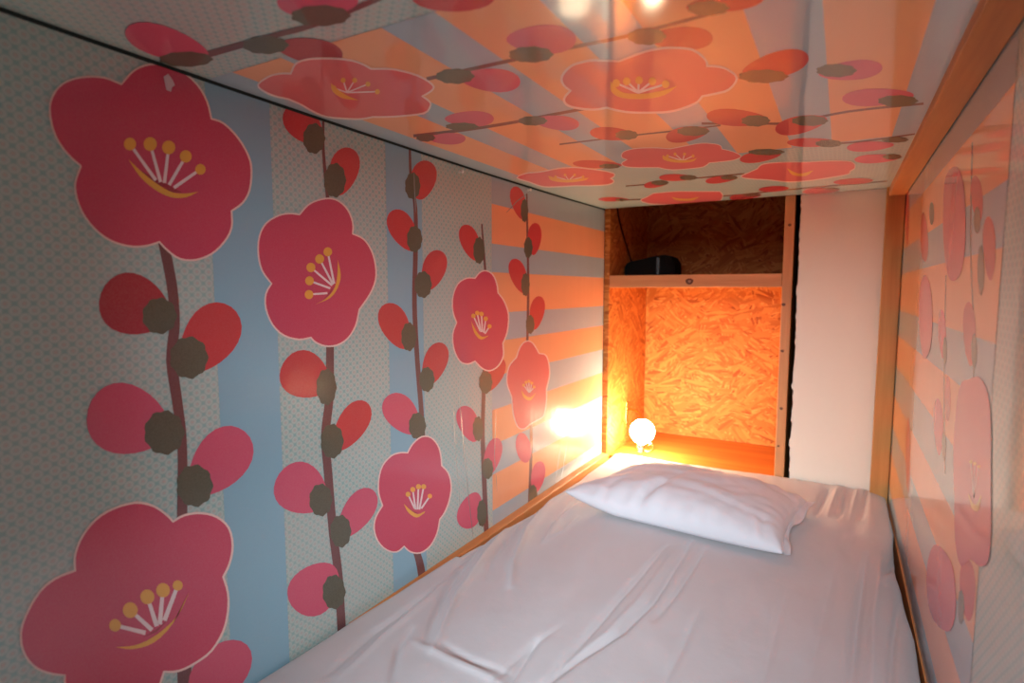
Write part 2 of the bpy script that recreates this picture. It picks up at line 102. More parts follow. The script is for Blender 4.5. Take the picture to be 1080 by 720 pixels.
["calyx",4,[4755,-2742,4731,-2793,4705,-2837,4695,-2896,4661,-2933,4608,-2935,4567,-2954,4522,-2975,4471,-2950,4426,-2915,4376,-2901,4331,-2864,4309,-2804,4281,-2754,4245,-2702,4243,-2644,4255,-2591,4248,-2533,4257,-2478,4296,-2449,4329,-2418,4356,-2372,4403,-2363,4453,-2379,4500,-2373,4552,-2378,4593,-2425,4632,-2468,4682,-2501,4712,-2558,4716,-2621,4737,-2678]],
["bud_pink",3,[5164,-5333,5223,-5462,5240,-5595,5213,-5720,5144,-5825,5041,-5901,4914,-5941,4775,-5943,4635,-5909,4507,-5843,4399,-5752,4318,-5642,4270,-5523,4257,-5403,4280,-5289,4338,-5191,4427,-5116,4541,-5068,4672,-5054,4811,-5075,4948,-5131,5069,-5219]],
["bud_red",3,[6836,2418,6775,2381,6699,2357,6610,2347,6514,2350,6417,2366,6326,2395,6247,2436,6187,2488,6150,2551,6138,2621,6152,2696,6192,2770,6253,2840,6300,2875,6786,2875,6827,2834,6872,2760,6901,2682,6912,2604,6905,2531,6880,2469]],
["calyx",4,[6980,2513,6960,2461,6937,2414,6929,2362,6899,2316,6852,2291,6815,2257,6775,2219,6729,2217,6688,2225,6643,2213,6602,2223,6581,2262,6554,2291,6521,2317,6518,2364,6529,2413,6522,2458,6529,2507,6565,2548,6593,2589,6618,2638,6660,2666,6706,2675,6748,2701,6794,2720,6832,2699,6867,2681,6913,2676,6940,2644,6944,2594,6964,2557]],
["bud_red",3,[7525,2475,7615,2463,7689,2427,7739,2366,7761,2285,7754,2190,7719,2086,7662,1979,7589,1877,7507,1786,7423,1711,7341,1655,7267,1622,7201,1613,7145,1629,7100,1668,7066,1729,7043,1806,7033,1897,7039,1996,7061,2097,7102,2196,7162,2286,7239,2363,7329,2423,7427,2461]],
["calyx",4,[7424,1905,7402,1846,7378,1792,7369,1731,7336,1679,7285,1653,7245,1616,7202,1575,7152,1577,7107,1590,7058,1580,7013,1595,6991,1644,6962,1679,6926,1713,6923,1769,6934,1826,6927,1880,6935,1938,6973,1983,7005,2028,7031,2085,7077,2114,7126,2121,7172,2148,7223,2166,7264,2139,7302,2114,7351,2105,7380,2063,7385,2005,7406,1959]],
["bud_red",3,[6873,-1673,6808,-1724,6718,-1756,6608,-1771,6484,-1768,6355,-1748,6230,-1711,6117,-1659,6025,-1591,5958,-1510,5920,-1419,5915,-1322,5940,-1225,5993,-1135,6071,-1058,6167,-1001,6276,-970,6392,-967,6507,-995,6616,-1050,6714,-1127,6797,-1221,6862,-1323,6904,-1426,6921,-1521,6911,-1605]],
["calyx",4,[7079,-1679,7059,-1737,7036,-1788,7028,-1852,6999,-1898,6953,-1911,6917,-1939,6878,-1971,6834,-1954,6794,-1926,6750,-1921,6711,-1891,6691,-1831,6666,-1783,6634,-1736,6631,-1673,6642,-1614,6636,-1553,6643,-1493,6678,-1455,6707,-1415,6731,-1362,6772,-1343,6816,-1352,6857,-1336,6902,-1332,6938,-1375,6971,-1413,7015,-1439,7041,-1493,7045,-1558,7063,-1615]],
["bud_red",3,[7779,-2058,7857,-2126,7905,-2212,7918,-2309,7893,-2410,7832,-2508,7742,-2598,7632,-2677,7510,-2740,7386,-2786,7270,-2815,7168,-2825,7083,-2815,7019,-2785,6977,-2736,6955,-2668,6955,-2585,6973,-2489,7011,-2387,7068,-2285,7142,-2189,7232,-2107,7336,-2044,7449,-2006,7566,-1995,7679,-2013]],
["calyx",4,[7211,-2670,7188,-2724,7162,-2771,7153,-2832,7119,-2874,7066,-2880,7024,-2903,6978,-2929,6926,-2906,6880,-2874,6828,-2863,6782,-2829,6758,-2768,6728,-2718,6691,-2668,6688,-2607,6700,-2551,6692,-2491,6700,-2433,6740,-2401,6773,-2366,6801,-2317,6849,-2304,6900,-2318,6948,-2307,7000,-2309,7043,-2355,7083,-2397,7135,-2427,7165,-2483,7170,-2548,7192,-2606]],
["bud_pink",3,[6723,-3682,6646,-3718,6545,-3728,6425,-3714,6293,-3678,6157,-3623,6028,-3551,5914,-3466,5823,-3370,5761,-3267,5732,-3160,5737,-3056,5775,-2959,5842,-2876,5935,-2814,6045,-2778,6166,-2773,6290,-2800,6411,-2859,6522,-2947,6619,-3056,6697,-3179,6754,-3305,6787,-3426,6793,-3533,6772,-3619]],
["calyx",4,[6912,-3648,6890,-3697,6865,-3739,6856,-3795,6824,-3831,6773,-3832,6732,-3849,6689,-3869,6639,-3843,6594,-3809,6545,-3794,6500,-3757,6478,-3698,6449,-3649,6414,-3598,6410,-3540,6422,-3489,6414,-3432,6422,-3378,6461,-3352,6492,-3322,6519,-3279,6565,-3272,6614,-3289,6660,-3284,6710,-3291,6751,-3338,6789,-3380,6839,-3414,6868,-3469,6873,-3530,6894,-3587]],
["bud_pink",3,[7898,-3767,7976,-3850,8022,-3946,8030,-4047,7999,-4146,7932,-4236,7834,-4312,7715,-4373,7586,-4416,7456,-4443,7334,-4452,7228,-4444,7141,-4419,7076,-4378,7034,-4321,7015,-4248,7018,-4163,7042,-4069,7086,-3972,7149,-3877,7230,-3792,7327,-3723,7438,-3677,7557,-3657,7679,-3666,7796,-3704]],
["calyx",4,[7336,-4373,7314,-4423,7289,-4466,7280,-4525,7248,-4561,7197,-4561,7157,-4578,7114,-4597,7064,-4569,7020,-4531,6971,-4514,6927,-4474,6904,-4411,6876,-4358,6840,-4304,6837,-4243,6848,-4190,6841,-4130,6849,-4074,6887,-4047,6918,-4017,6945,-3972,6990,-3966,7039,-3986,7085,-3982,7135,-3991,7176,-4042,7214,-4088,7263,-4125,7292,-4184,7297,-4248,7318,-4308]],
["bud_pink",3,[6898,-4836,6962,-4929,6999,-5033,7010,-5146,6995,-5261,6955,-5370,6890,-5464,6802,-5534,6694,-5573,6571,-5575,6438,-5538,6305,-5468,6179,-5369,6070,-5250,5985,-5124,5931,-4998,5912,-4882,5929,-4783,5981,-4704,6065,-4649,6175,-4617,6302,-4607,6439,-4618,6574,-4648,6700,-4695,6810,-4758]],
["calyx",4,[7161,-5446,7138,-5497,7111,-5540,7102,-5601,7067,-5636,7013,-5630,6970,-5644,6924,-5660,6871,-5624,6824,-5579,6772,-5556,6725,-5509,6701,-5440,6671,-5381,6633,-5319,6630,-5255,6642,-5200,6634,-5135,6642,-5076,6683,-5052,6716,-5023,6744,-4979,6793,-4977,6845,-5003,6894,-5004,6947,-5019,6991,-5077,7031,-5130,7083,-5174,7114,-5240,7119,-5308,7142,-5374]],
["bud_red",3,[9693,2668,9806,2663,9903,2633,9973,2579,10012,2505,10015,2415,9986,2314,9930,2211,9852,2110,9762,2019,9668,1943,9574,1885,9486,1850,9405,1838,9334,1849,9272,1884,9222,1939,9183,2011,9160,2096,9154,2189,9169,2286,9207,2381,9269,2469,9354,2546,9457,2607,9573,2649]],
["calyx",4,[9466,2122,9445,2068,9422,2019,9414,1963,9384,1916,9335,1892,9297,1858,9255,1820,9207,1821,9163,1833,9115,1824,9072,1838,9049,1882,9021,1915,8986,1946,8982,1997,8992,2050,8984,2099,8991,2152,9028,2194,9058,2236,9083,2287,9127,2314,9175,2320,9219,2345,9268,2361,9308,2336,9345,2314,9392,2305,9421,2267,9426,2213,9447,2171]],
["bud_red",3,[9220,800,9143,785,9050,791,8945,818,8833,863,8723,922,8620,994,8534,1073,8471,1158,8436,1245,8432,1330,8460,1408,8518,1476,8600,1528,8701,1561,8812,1571,8925,1556,9034,1516,9131,1452,9212,1369,9274,1273,9315,1170,9337,1069,9337,977,9318,898,9279,838]],
["calyx",4,[9503,1053,9483,999,9459,951,9452,895,9420,850,9371,829,9332,797,9290,762,9241,767,9197,782,9149,777,9105,795,9082,842,9053,877,9017,912,9013,964,9024,1017,9016,1068,9022,1121,9060,1161,9090,1201,9116,1251,9161,1275,9209,1278,9254,1300,9303,1312,9343,1283,9381,1258,9429,1245,9458,1204,9464,1149,9485,1104]],
["bud_red",3,[10095,854,10201,826,10285,774,10339,701,10357,611,10339,512,10288,408,10210,305,10114,211,10008,129,9902,65,9801,21,9710,-1,9632,2,9567,28,9517,77,9482,146,9462,232,9459,330,9474,433,9510,536,9568,633,9647,718,9745,786,9857,834,9977,857]],
["calyx",4,[9804,120,9779,66,9752,18,9743,-40,9707,-85,9648,-103,9603,-133,9553,-166,9496,-157,9444,-138,9387,-140,9335,-119,9308,-69,9274,-30,9232,8,9227,62,9239,116,9230,169,9237,223,9281,262,9317,301,9346,351,9398,373,9455,372,9508,392,9566,402,9613,369,9658,340,9715,324,9750,279,9756,222,9782,174]],
["bud_red",3,[8928,-1170,8844,-1173,8746,-1149,8637,-1100,8523,-1030,8411,-945,8310,-848,8227,-745,8168,-641,8140,-540,8145,-447,8183,-367,8251,-303,8344,-261,8455,-243,8575,-252,8695,-289,8807,-354,8904,-441,8982,-547,9038,-664,9071,-784,9083,-899,9073,-1000,9044,-1082,8995,-1140]],
["calyx",4,[9274,-954,9253,-1009,9230,-1058,9222,-1118,9191,-1163,9143,-1178,9105,-1206,9063,-1238,9015,-1225,8972,-1202,8924,-1200,8881,-1174,8859,-1120,8831,-1077,8796,-1034,8792,-976,8803,-921,8795,-865,8802,-807,8839,-770,8869,-731,8894,-680,8938,-661,8985,-666,9029,-649,9078,-643,9117,-680,9154,-714,9202,-735,9230,-784,9235,-844,9256,-896]],
["bud_red",3,[10141,-1150,10246,-1197,10326,-1268,10373,-1356,10382,-1458,10352,-1565,10288,-1672,10198,-1772,10089,-1861,9973,-1934,9857,-1989,9750,-2022,9655,-2031,9576,-2017,9513,-1978,9468,-1917,9439,-1835,9428,-1738,9435,-1631,9462,-1520,9509,-1411,9578,-1313,9668,-1231,9775,-1171,9895,-1136,10020,-1129]],
["calyx",4,[9861,-1922,9839,-1971,9814,-2014,9806,-2068,9772,-2106,9719,-2116,9678,-2139,9633,-2165,9580,-2149,9533,-2124,9481,-2118,9433,-2091,9409,-2039,9378,-1997,9339,-1955,9335,-1902,9346,-1852,9337,-1800,9344,-1748,9384,-1717,9416,-1684,9443,-1639,9491,-1625,9543,-1634,9591,-1622,9644,-1620,9688,-1658,9728,-1692,9780,-1715,9812,-1762,9818,-1818,9841,-1867]],
["bud_pink",3,[9227,-2969,9137,-2976,9024,-2956,8893,-2910,8752,-2842,8610,-2757,8476,-2660,8361,-2556,8273,-2449,8217,-2345,8199,-2247,8219,-2161,8275,-2090,8363,-2041,8476,-2016,8605,-2018,8742,-2050,8877,-2110,9004,-2196,9115,-2302,9206,-2422,9275,-2547,9319,-2668,9337,-2777,9327,-2867,9291,-2932]],
["calyx",4,[9547,-2880,9523,-2931,9496,-2974,9487,-3032,9451,-3070,9394,-3076,9348,-3097,9300,-3120,9243,-3099,9192,-3069,9136,-3058,9085,-3026,9058,-2968,9025,-2922,8984,-2874,8979,-2817,8991,-2765,8981,-2708,8989,-2654,9032,-2624,9067,-2591,9096,-2546,9148,-2535,9204,-2548,9256,-2538,9313,-2541,9360,-2584,9404,-2624,9460,-2653,9494,-2706,9500,-2766,9525,-2820]],
["bud_red",3,[11547,701,11467,695,11374,713,11271,751,11164,808,11059,880,10964,961,10886,1050,10833,1141,10809,1230,10816,1313,10855,1386,10923,1445,11015,1485,11123,1504,11238,1499,11352,1470,11457,1416,11547,1342,11618,1251,11667,1150,11695,1045,11702,945,11690,856,11659,783,11611,730]],
["calyx",4,[11904,963,11883,900,11860,844,11852,778,11821,725,11770,703,11730,666,11686,626,11635,633,11589,652,11539,647,11493,669,11468,725,11438,768,11400,809,11395,872,11405,933,11396,994,11403,1057,11441,1103,11473,1149,11498,1208,11545,1235,11595,1236,11641,1261,11692,1274,11735,1239,11774,1207,11824,1190,11855,1142,11861,1077,11884,1023]],
["bud_red",3,[12665,-1730,12780,-1785,12862,-1860,12903,-1950,12897,-2048,12847,-2148,12758,-2244,12638,-2332,12500,-2407,12356,-2466,12215,-2507,12087,-2529,11977,-2529,11887,-2508,11821,-2466,11777,-2403,11755,-2323,11756,-2229,11779,-2127,11825,-2023,11895,-1924,11989,-1836,12104,-1765,12237,-1717,12382,-1694,12528,-1698]],
["calyx",4,[12237,-2317,12212,-2369,12183,-2415,12174,-2473,12135,-2514,12072,-2523,12023,-2547,11970,-2574,11907,-2556,11850,-2528,11788,-2521,11732,-2490,11701,-2434,11664,-2388,11617,-2342,11611,-2284,11623,-2231,11612,-2174,11619,-2118,11667,-2085,11705,-2050,11736,-2003,11793,-1988,11855,-1999,11911,-1986,11974,-1986,12027,-2027,12075,-2065,12138,-2091,12176,-2143,12184,-2203,12213,-2257]],
["bud_pink",3,[11420,-3662,11331,-3645,11230,-3600,11119,-3531,11005,-3441,10894,-3337,10795,-3225,10715,-3111,10662,-3001,10641,-2901,10654,-2816,10701,-2750,10780,-2707,10883,-2690,11002,-2700,11129,-2737,11253,-2800,11366,-2886,11461,-2989,11533,-3105,11581,-3225,11605,-3342,11607,-3450,11587,-3540,11549,-3608,11493,-3649]],
["calyx",4,[11803,-3420,11783,-3476,11762,-3525,11755,-3587,11725,-3631,11678,-3640,11640,-3665,11600,-3694,11552,-3674,11510,-3643,11463,-3635,11420,-3602,11397,-3541,11368,-3492,11333,-3442,11328,-3379,11338,-3322,11330,-3260,11336,-3200,11372,-3165,11401,-3128,11425,-3077,11468,-3063,11515,-3075,11558,-3062,11606,-3063,11645,-3108,11682,-3149,11729,-3178,11758,-3234,11763,-3299,11784,-3356]],
["bud_pink",3,[12466,-3803,12572,-3858,12655,-3936,12706,-4030,12720,-4136,12698,-4245,12642,-4353,12559,-4452,12458,-4540,12348,-4611,12238,-4662,12134,-4691,12040,-4697,11961,-4678,11896,-4635,11847,-4568,11813,-4481,11796,-4379,11797,-4267,11817,-4152,11858,-4041,11920,-3942,12004,-3862,12107,-3805,12223,-3775,12346,-3775]],
["calyx",4,[12268,-4560,12246,-4606,12221,-4647,12213,-4701,12179,-4735,12124,-4737,12081,-4754,12035,-4774,11980,-4750,11930,-4718,11875,-4704,11826,-4670,11799,-4613,11766,-4565,11725,-4517,11719,-4461,11730,-4412,11720,-4357,11727,-4305,11768,-4279,11802,-4250,11829,-4208,11879,-4201,11934,-4217,11983,-4212,12038,-4219,12084,-4264,12127,-4304,12182,-4336,12215,-4389,12222,-4447,12247,-4501]],
["bud_pink",3,[11491,-4947,11576,-5007,11644,-5086,11693,-5183,11722,-5292,11727,-5405,11706,-5516,11658,-5615,11580,-5693,11475,-5743,11348,-5763,11206,-5751,11060,-5709,10922,-5642,10801,-5557,10709,-5461,10651,-5361,10632,-5262,10652,-5169,10707,-5086,10794,-5015,10902,-4959,11024,-4919,11151,-4897,11275,-4893,11389,-4910]],
["calyx",4,[11939,-5626,11921,-5687,11901,-5739,11894,-5809,11867,-5854,11822,-5861,11787,-5886,11749,-5914,11704,-5888,11664,-5850,11620,-5837,11580,-5796,11558,-5726,11531,-5668,11498,-5609,11494,-5539,11503,-5475,11495,-5406,11501,-5339,11535,-5304,11562,-5265,11585,-5210,11626,-5198,11670,-5215,11710,-5206,11755,-5210,11792,-5264,11826,-5313,11870,-5350,11897,-5414,11903,-5487,11922,-5553]],
["bud_red",3,[13837,1906,13754,1900,13659,1918,13556,1957,13449,2015,13347,2087,13255,2171,13181,2261,13133,2354,13115,2445,13130,2530,13177,2605,13253,2664,13352,2705,13465,2724,13585,2719,13701,2688,13806,2633,13892,2556,13957,2463,14000,2360,14019,2254,14018,2153,13997,2062,13959,1988,13906,1935]],
["calyx",4,[14136,2178,14119,2116,14100,2061,14094,1997,14067,1945,14024,1921,13990,1884,13953,1842,13909,1847,13869,1863,13825,1856,13785,1875,13763,1928,13736,1968,13702,2006,13697,2067,13706,2127,13697,2185,13702,2247,13735,2293,13761,2339,13783,2397,13823,2425,13867,2428,13906,2454,13950,2468,13987,2436,14022,2407,14065,2393,14092,2347,14098,2285,14118,2235]],
["bud_red",3,[14561,1885,14677,1880,14781,1848,14863,1791,14917,1712,14939,1616,14930,1508,14893,1396,14835,1286,14762,1186,14680,1102,14596,1038,14512,997,14431,982,14354,994,14284,1030,14220,1090,14165,1168,14124,1261,14099,1363,14096,1469,14117,1572,14164,1669,14236,1753,14331,1819,14442,1864]],
["calyx",4,[14396,1190,14376,1133,14353,1082,14347,1022,14316,974,14265,952,14226,919,14183,882,14132,888,14086,905,14035,900,13988,919,13963,969,13932,1008,13893,1045,13887,1102,13897,1158,13887,1213,13892,1270,13930,1312,13961,1354,13986,1408,14032,1433,14083,1434,14129,1457,14180,1469,14223,1438,14263,1410,14313,1395,14345,1351,14352,1292,14375,1244]],
["bud_red",3,[13909,-80,13814,-79,13703,-52,13582,-1,13455,70,13332,157,13220,255,13130,358,13068,462,13041,561,13051,652,13099,728,13182,787,13291,824,13420,836,13557,821,13693,779,13817,712,13923,623,14005,517,14062,402,14093,285,14100,175,14083,78,14045,1,13987,-53]],
["calyx",4,[14232,158,14213,97,14190,43,14184,-22,14153,-73,14103,-93,14064,-128,14022,-166,13971,-156,13926,-135,13876,-137,13830,-113,13804,-56,13774,-12,13735,31,13729,93,13739,154,13729,214,13735,277,13773,321,13803,365,13828,422,13873,446,13923,445,13969,467,14019,477,14062,440,14101,407,14151,387,14182,337,14189,273,14212,219]],
["bud_red",3,[14840,-171,14966,-197,15070,-249,15145,-326,15183,-421,15183,-530,15146,-645,15078,-759,14988,-867,14884,-962,14775,-1038,14669,-1092,14569,-1120,14478,-1122,14399,-1097,14332,-1045,14278,-971,14239,-878,14216,-771,14215,-657,14236,-543,14283,-434,14357,-338,14456,-260,14575,-204,14706,-174]],
["calyx",4,[14527,-970,14507,-1021,14483,-1066,14477,-1122,14445,-1163,14393,-1177,14353,-1204,14309,-1234,14256,-1223,14209,-1202,14157,-1201,14109,-1178,14083,-1128,14051,-1088,14011,-1049,14005,-995,14015,-943,14005,-891,14010,-838,14049,-803,14081,-767,14107,-719,14154,-701,14206,-705,14253,-689,14305,-683,14349,-718,14390,-749,14442,-768,14474,-813,14482,-869,14506,-916]],
["bud_pink",3,[14036,-4873,13904,-4831,13773,-4756,13652,-4653,13550,-4531,13476,-4401,13434,-4272,13427,-4153,13456,-4054,13518,-3982,13610,-3944,13724,-3941,13852,-3976,13984,-4045,14109,-4145,14217,-4268,14298,-4403,14345,-4539,14353,-4664,14322,-4768,14254,-4840,14156,-4876]],
["bud_pink",3,[14938,-5069,15059,-5125,15160,-5203,15232,-5298,15268,-5402,15267,-5510,15231,-5616,15165,-5714,15077,-5799,14977,-5868,14871,-5918,14768,-5946,14671,-5950,14584,-5930,14507,-5885,14442,-5818,14390,-5730,14352,-5627,14331,-5516,14329,-5401,14351,-5292,14397,-5196,14469,-5118,14565,-5064,14680,-5037,14808,-5039]],
["calyx",4,[14747,-6017,14726,-6067,14701,-6108,14694,-6166,14661,-6201,14607,-6202,14564,-6220,14518,-6239,14463,-6213,14413,-6177,14358,-6162,14308,-6124,14281,-6063,14247,-6012,14206,-5959,14199,-5900,14209,-5848,14198,-5789,14204,-5734,14246,-5707,14278,-5678,14305,-5634,14355,-5628,14409,-5647,14459,-5642,14514,-5651,14560,-5700,14603,-5744,14658,-5779,14692,-5836,14699,-5897,14725,-5955]],
["stem",2,[4175,598,4191,501,4213,361,4236,206,4253,63,4262,-61,4267,-180,4267,-298,4263,-416,4249,-533,4228,-650,4207,-775,4195,-909,4200,-1050,4214,-1195,4231,-1341,4245,-1485,4257,-1620,4270,-1748,4280,-1888,4283,-2059,4274,-2299,4257,-2589,4238,-2861,4226,-3049,4364,-3100,4374,-2907,4389,-2629,4403,-2333,4410,-2084,4409,-1904,4402,-1757,4391,-1626,4381,-1489,4370,-1341,4355,-1193,4344,-1051,4342,-920,4350,-797,4367,-677,4387,-553,4399,-425,4403,-298,4402,-173,4397,-46,4387,84,4369,234,4345,394,4321,537,4305,635]],
["stem",2,[4123,-5025,4118,-5259,4112,-5493,4303,-5612,4309,-5371,4314,-5132]],
["stem",2,[6927,2867,6919,2767,6909,2625,6900,2457,6900,2280,6910,2072,6928,1832,6948,1609,6960,1453,7043,1470,7025,1626,7000,1849,6976,2088,6960,2295,6959,2470,6964,2637,6972,2779,6977,2875,6961,2875]],
["stem",2,[6874,-866,6863,-1047,6847,-1309,6829,-1591,6807,-1831,6781,-2009,6749,-2163,6719,-2310,6701,-2468,6699,-2629,6708,-2787,6723,-2954,6738,-3147,6752,-3381,6768,-3648,6785,-3922,6805,-4182,6829,-4411,6855,-4622,6881,-4839,6902,-5084,6918,-5401,6930,-5766,6939,-6106,6946,-6343,7147,-6448,7140,-6206,7130,-5860,7117,-5486,7100,-5160,7077,-4905,7050,-4682,7022,-4467,6997,-4238,6977,-3976,6958,-3698,6941,-3427,6926,-3187,6911,-2989,6895,-2820,6886,-2666,6887,-2513,6904,-2363,6934,-2218,6968,-2059,6996,-1870,7012,-1621,7026,-1332,7036,-1065,7042,-880]],
["stem",2,[9114,2875,9114,2872,9109,2678,9108,2465,9115,2270,9140,2110,9176,1963,9211,1811,9232,1635,9234,1421,9225,1183,9210,934,9195,689,9181,455,9163,224,9148,-15,9142,-269,9149,-551,9164,-852,9184,-1155,9205,-1442,9228,-1713,9255,-1975,9282,-2222,9304,-2450,9321,-2667,9334,-2872,9344,-3045,9351,-3167,9509,-3199,9502,-3075,9492,-2899,9478,-2692,9461,-2471,9438,-2240,9410,-1989,9382,-1724,9358,-1452,9336,-1162,9315,-856,9299,-553,9292,-271,9298,-16,9313,224,9331,458,9345,695,9352,943,9360,1194,9362,1436,9352,1654,9322,1836,9278,1989,9234,2133,9203,2289,9188,2481,9182,2694,9180,2875]],
["stem",2,[9024,-5397,9048,-5469,9084,-5572,9122,-5688,9152,-5799,9179,-5916,9202,-6046,9221,-6165,9235,-6249,9490,-6344,9476,-6259,9456,-6136,9430,-5998,9400,-5869,9358,-5744,9309,-5619,9263,-5511,9231,-5437]],
["stem",2,[11738,1581,11749,1478,11767,1331,11787,1164,11806,1001,11825,831,11846,648,11864,482,11876,366,11983,372,11966,489,11942,655,11916,840,11891,1010,11867,1172,11841,1340,11817,1487,11801,1590]],
["stem",2,[11782,-1899,11761,-2170,11731,-2562,11701,-2984,11683,-3347,11675,-3601,11677,-3804,11685,-4019,11697,-4309,11722,-4751,11756,-5296,11789,-5816,11812,-6177,12037,-6258,12013,-5891,11978,-5364,11942,-4812,11915,-4363,11892,-4066,11872,-3847,11860,-3642,11857,-3384,11874,-3019,11904,-2593,11935,-2197,11956,-1922]],
["stem",2,[14000,2618,14002,2468,14005,2257,14010,1998,14018,1704,14030,1365,14047,977,14061,565,14066,157,14061,-283,14046,-753,14030,-1176,14019,-1472,14158,-1484,14170,-1187,14186,-760,14201,-286,14206,158,14193,570,14171,984,14147,1375,14128,1715,14113,2010,14101,2270,14090,2481,14082,2630]],
["stem",2,[14242,-3772,14246,-3928,14252,-4148,14254,-4416,14248,-4713,14226,-5084,14195,-5523,14163,-5933,14141,-6217,14315,-6279,14337,-5993,14370,-5578,14402,-5135,14423,-4759,14430,-4458,14427,-4187,14421,-3964,14417,-3807]],
["scuff",10,[4349,2687,4411,2741,4467,2677,4489,2624,4451,2589,4435,2526,4376,2533]]],"C":[["grey",1,[-7560,4950,1050,4950,1050,13000,-7560,13000]],
["orange",1.5,[-290,4950,670,4950,670,12900,-290,12900]],
["orange",1.5,[-2000,4950,-990,4950,-990,12900,-2000,12900]],
["orange",1.5,[-3750,4950,-2700,4950,-2700,12900,-3750,12900]],
["orange",1.5,[-5500,4950,-4470,4950,-4470,12900,-5500,12900]],
["orange",1.5,[-7050,4950,-6100,4950,-6100,12900,-7050,12900]],
["grey",1,[750,-200,1050,-200,1050,5000,750,5000]],
["rim",5,[-6395,5331,-6301,5271,-6176,5195,-6057,5138,-5962,5116,-5886,5116,-5819,5124,-5758,5138,-5701,5159,-5640,5191,-5564,5236,-5482,5291,-5415,5349,-5374,5406,-5348,5467,-5333,5530,-5331,5596,-5339,5665,-5348,5725,-5301,5748,-5250,5775,-5203,5804,-5161,5830,-5121,5858,-5083,5907,-5040,5986,-4997,6086,-4969,6193,-4964,6310,-4975,6435,-4997,6545,-5034,6635,-5098,6714,-5172,6772,-5266,6825,-5377,6875,-5437,6882,-5423,6911,-5441,7000,-5465,7084,-5495,7156,-5543,7230,-5607,7300,-5689,7384,-5805,7485,-5937,7553,-6076,7559,-6222,7531,-6353,7498,-6465,7466,-6563,7428,-6647,7392,-6712,7360,-6762,7330,-6808,7301,-6880,7303,-6958,7304,-7033,7294,-7095,7273,-7152,7242,-7216,7192,-7305,7120,-7403,7030,-7469,6931,-7482,6823,-7463,6710,-7436,6600,-7403,6492,-7363,6387,-7332,6290,-7315,6198,-7305,6108,-7295,6022,-7321,5965,-7348,5906,-7363,5843,-7361,5773,-7347,5700,-7323,5630,-7295,5561,-7248,5481,-7140,5389,-6992,5324,-6847,5282,-6725,5255,-6634,5247,-6560,5252,-6498,5264,-6449,5282,-6412,5307]],
["bloom2",6,[-6427,5373,-6303,5297,-6183,5225,-6079,5174,-5995,5155,-5925,5155,-5859,5163,-5799,5176,-5743,5197,-5682,5229,-5605,5273,-5523,5329,-5458,5386,-5417,5443,-5392,5502,-5378,5564,-5376,5628,-5384,5696,-5393,5764,-5342,5792,-5291,5819,-5243,5848,-5201,5874,-5163,5902,-5126,5949,-5083,6028,-5041,6128,-5014,6234,-5009,6349,-5021,6472,-5042,6575,-5067,6639,-5101,6681,-5156,6722,-5241,6770,-5348,6818,-5458,6866,-5476,6953,-5494,7042,-5516,7119,-5539,7174,-5566,7217,-5613,7266,-5687,7341,-5783,7425,-5893,7480,-6022,7484,-6163,7457,-6293,7424,-6403,7392,-6499,7355,-6582,7319,-6645,7288,-6694,7258,-6743,7229,-6818,7230,-6894,7230,-6965,7221,-7025,7201,-7079,7170,-7142,7122,-7231,7051,-7326,6963,-7391,6867,-7404,6765,-7387,6658,-7362,6551,-7330,6447,-7292,6344,-7261,6245,-7244,6152,-7235,6063,-7225,5975,-7252,5916,-7279,5859,-7294,5798,-7292,5732,-7280,5663,-7257,5596,-7232,5530,-7196,5467,-7133,5411,-7021,5364,-6884,5324,-6765,5298,-6679,5290,-6608,5294,-6548,5305,-6500,5323,-6464,5348]],
["filament",8,[-6325,6009,-6316,6124,-6308,6241,-6262,6206,-6275,6093,-6288,5981]],
["filament",8,[-5986,5854,-6138,6034,-6299,6225,-6271,6222,-6113,6032,-5964,5852]],
["filament",8,[-5838,5917,-6053,6059,-6281,6209,-6289,6238,-6059,6084,-5843,5939]],
["filament",8,[-5772,6104,-6015,6152,-6269,6203,-6301,6244,-6043,6189,-5795,6136]],
["filament",8,[-5861,6389,-6062,6297,-6264,6203,-6306,6244,-6099,6335,-5893,6424]],
["yellow",9,[-6276,6012,-6313,6042,-6349,6063,-6376,6070,-6390,6063,-6387,6042,-6368,6011,-6337,5978,-6300,5949,-6265,5929,-6239,5922,-6225,5929,-6228,5949,-6246,5979]],
["yellow",9,[-5946,5869,-5980,5897,-6013,5917,-6038,5924,-6051,5917,-6049,5897,-6032,5868,-6004,5837,-5971,5809,-5938,5790,-5913,5784,-5901,5791,-5902,5810,-5918,5838]],
["yellow",9,[-5811,5944,-5844,5973,-5877,5993,-5902,6000,-5915,5992,-5913,5972,-5897,5943,-5870,5912,-5837,5884,-5805,5865,-5780,5858,-5767,5865,-5769,5885,-5784,5913]],
["yellow",9,[-5754,6137,-5787,6167,-5820,6188,-5845,6195,-5859,6188,-5857,6167,-5841,6137,-5813,6103,-5780,6074,-5748,6054,-5723,6046,-5710,6054,-5711,6074,-5727,6103]],
["yellow",9,[-5846,6424,-5881,6457,-5916,6480,-5942,6489,-5956,6481,-5954,6459,-5937,6426,-5908,6390,-5873,6357,-5839,6335,-5813,6327,-5799,6335,-5801,6356,-5818,6388]],
["yellow",9,[-6202,5847,-6283,5927,-6367,6010,-6434,6097,-6480,6190,-6508,6286,-6513,6371,-6484,6436,-6431,6489,-6377,6541,-6378,6463,-6379,6386,-6373,6310,-6356,6234,-6333,6158,-6305,6081,-6273,6003,-6237,5924]],
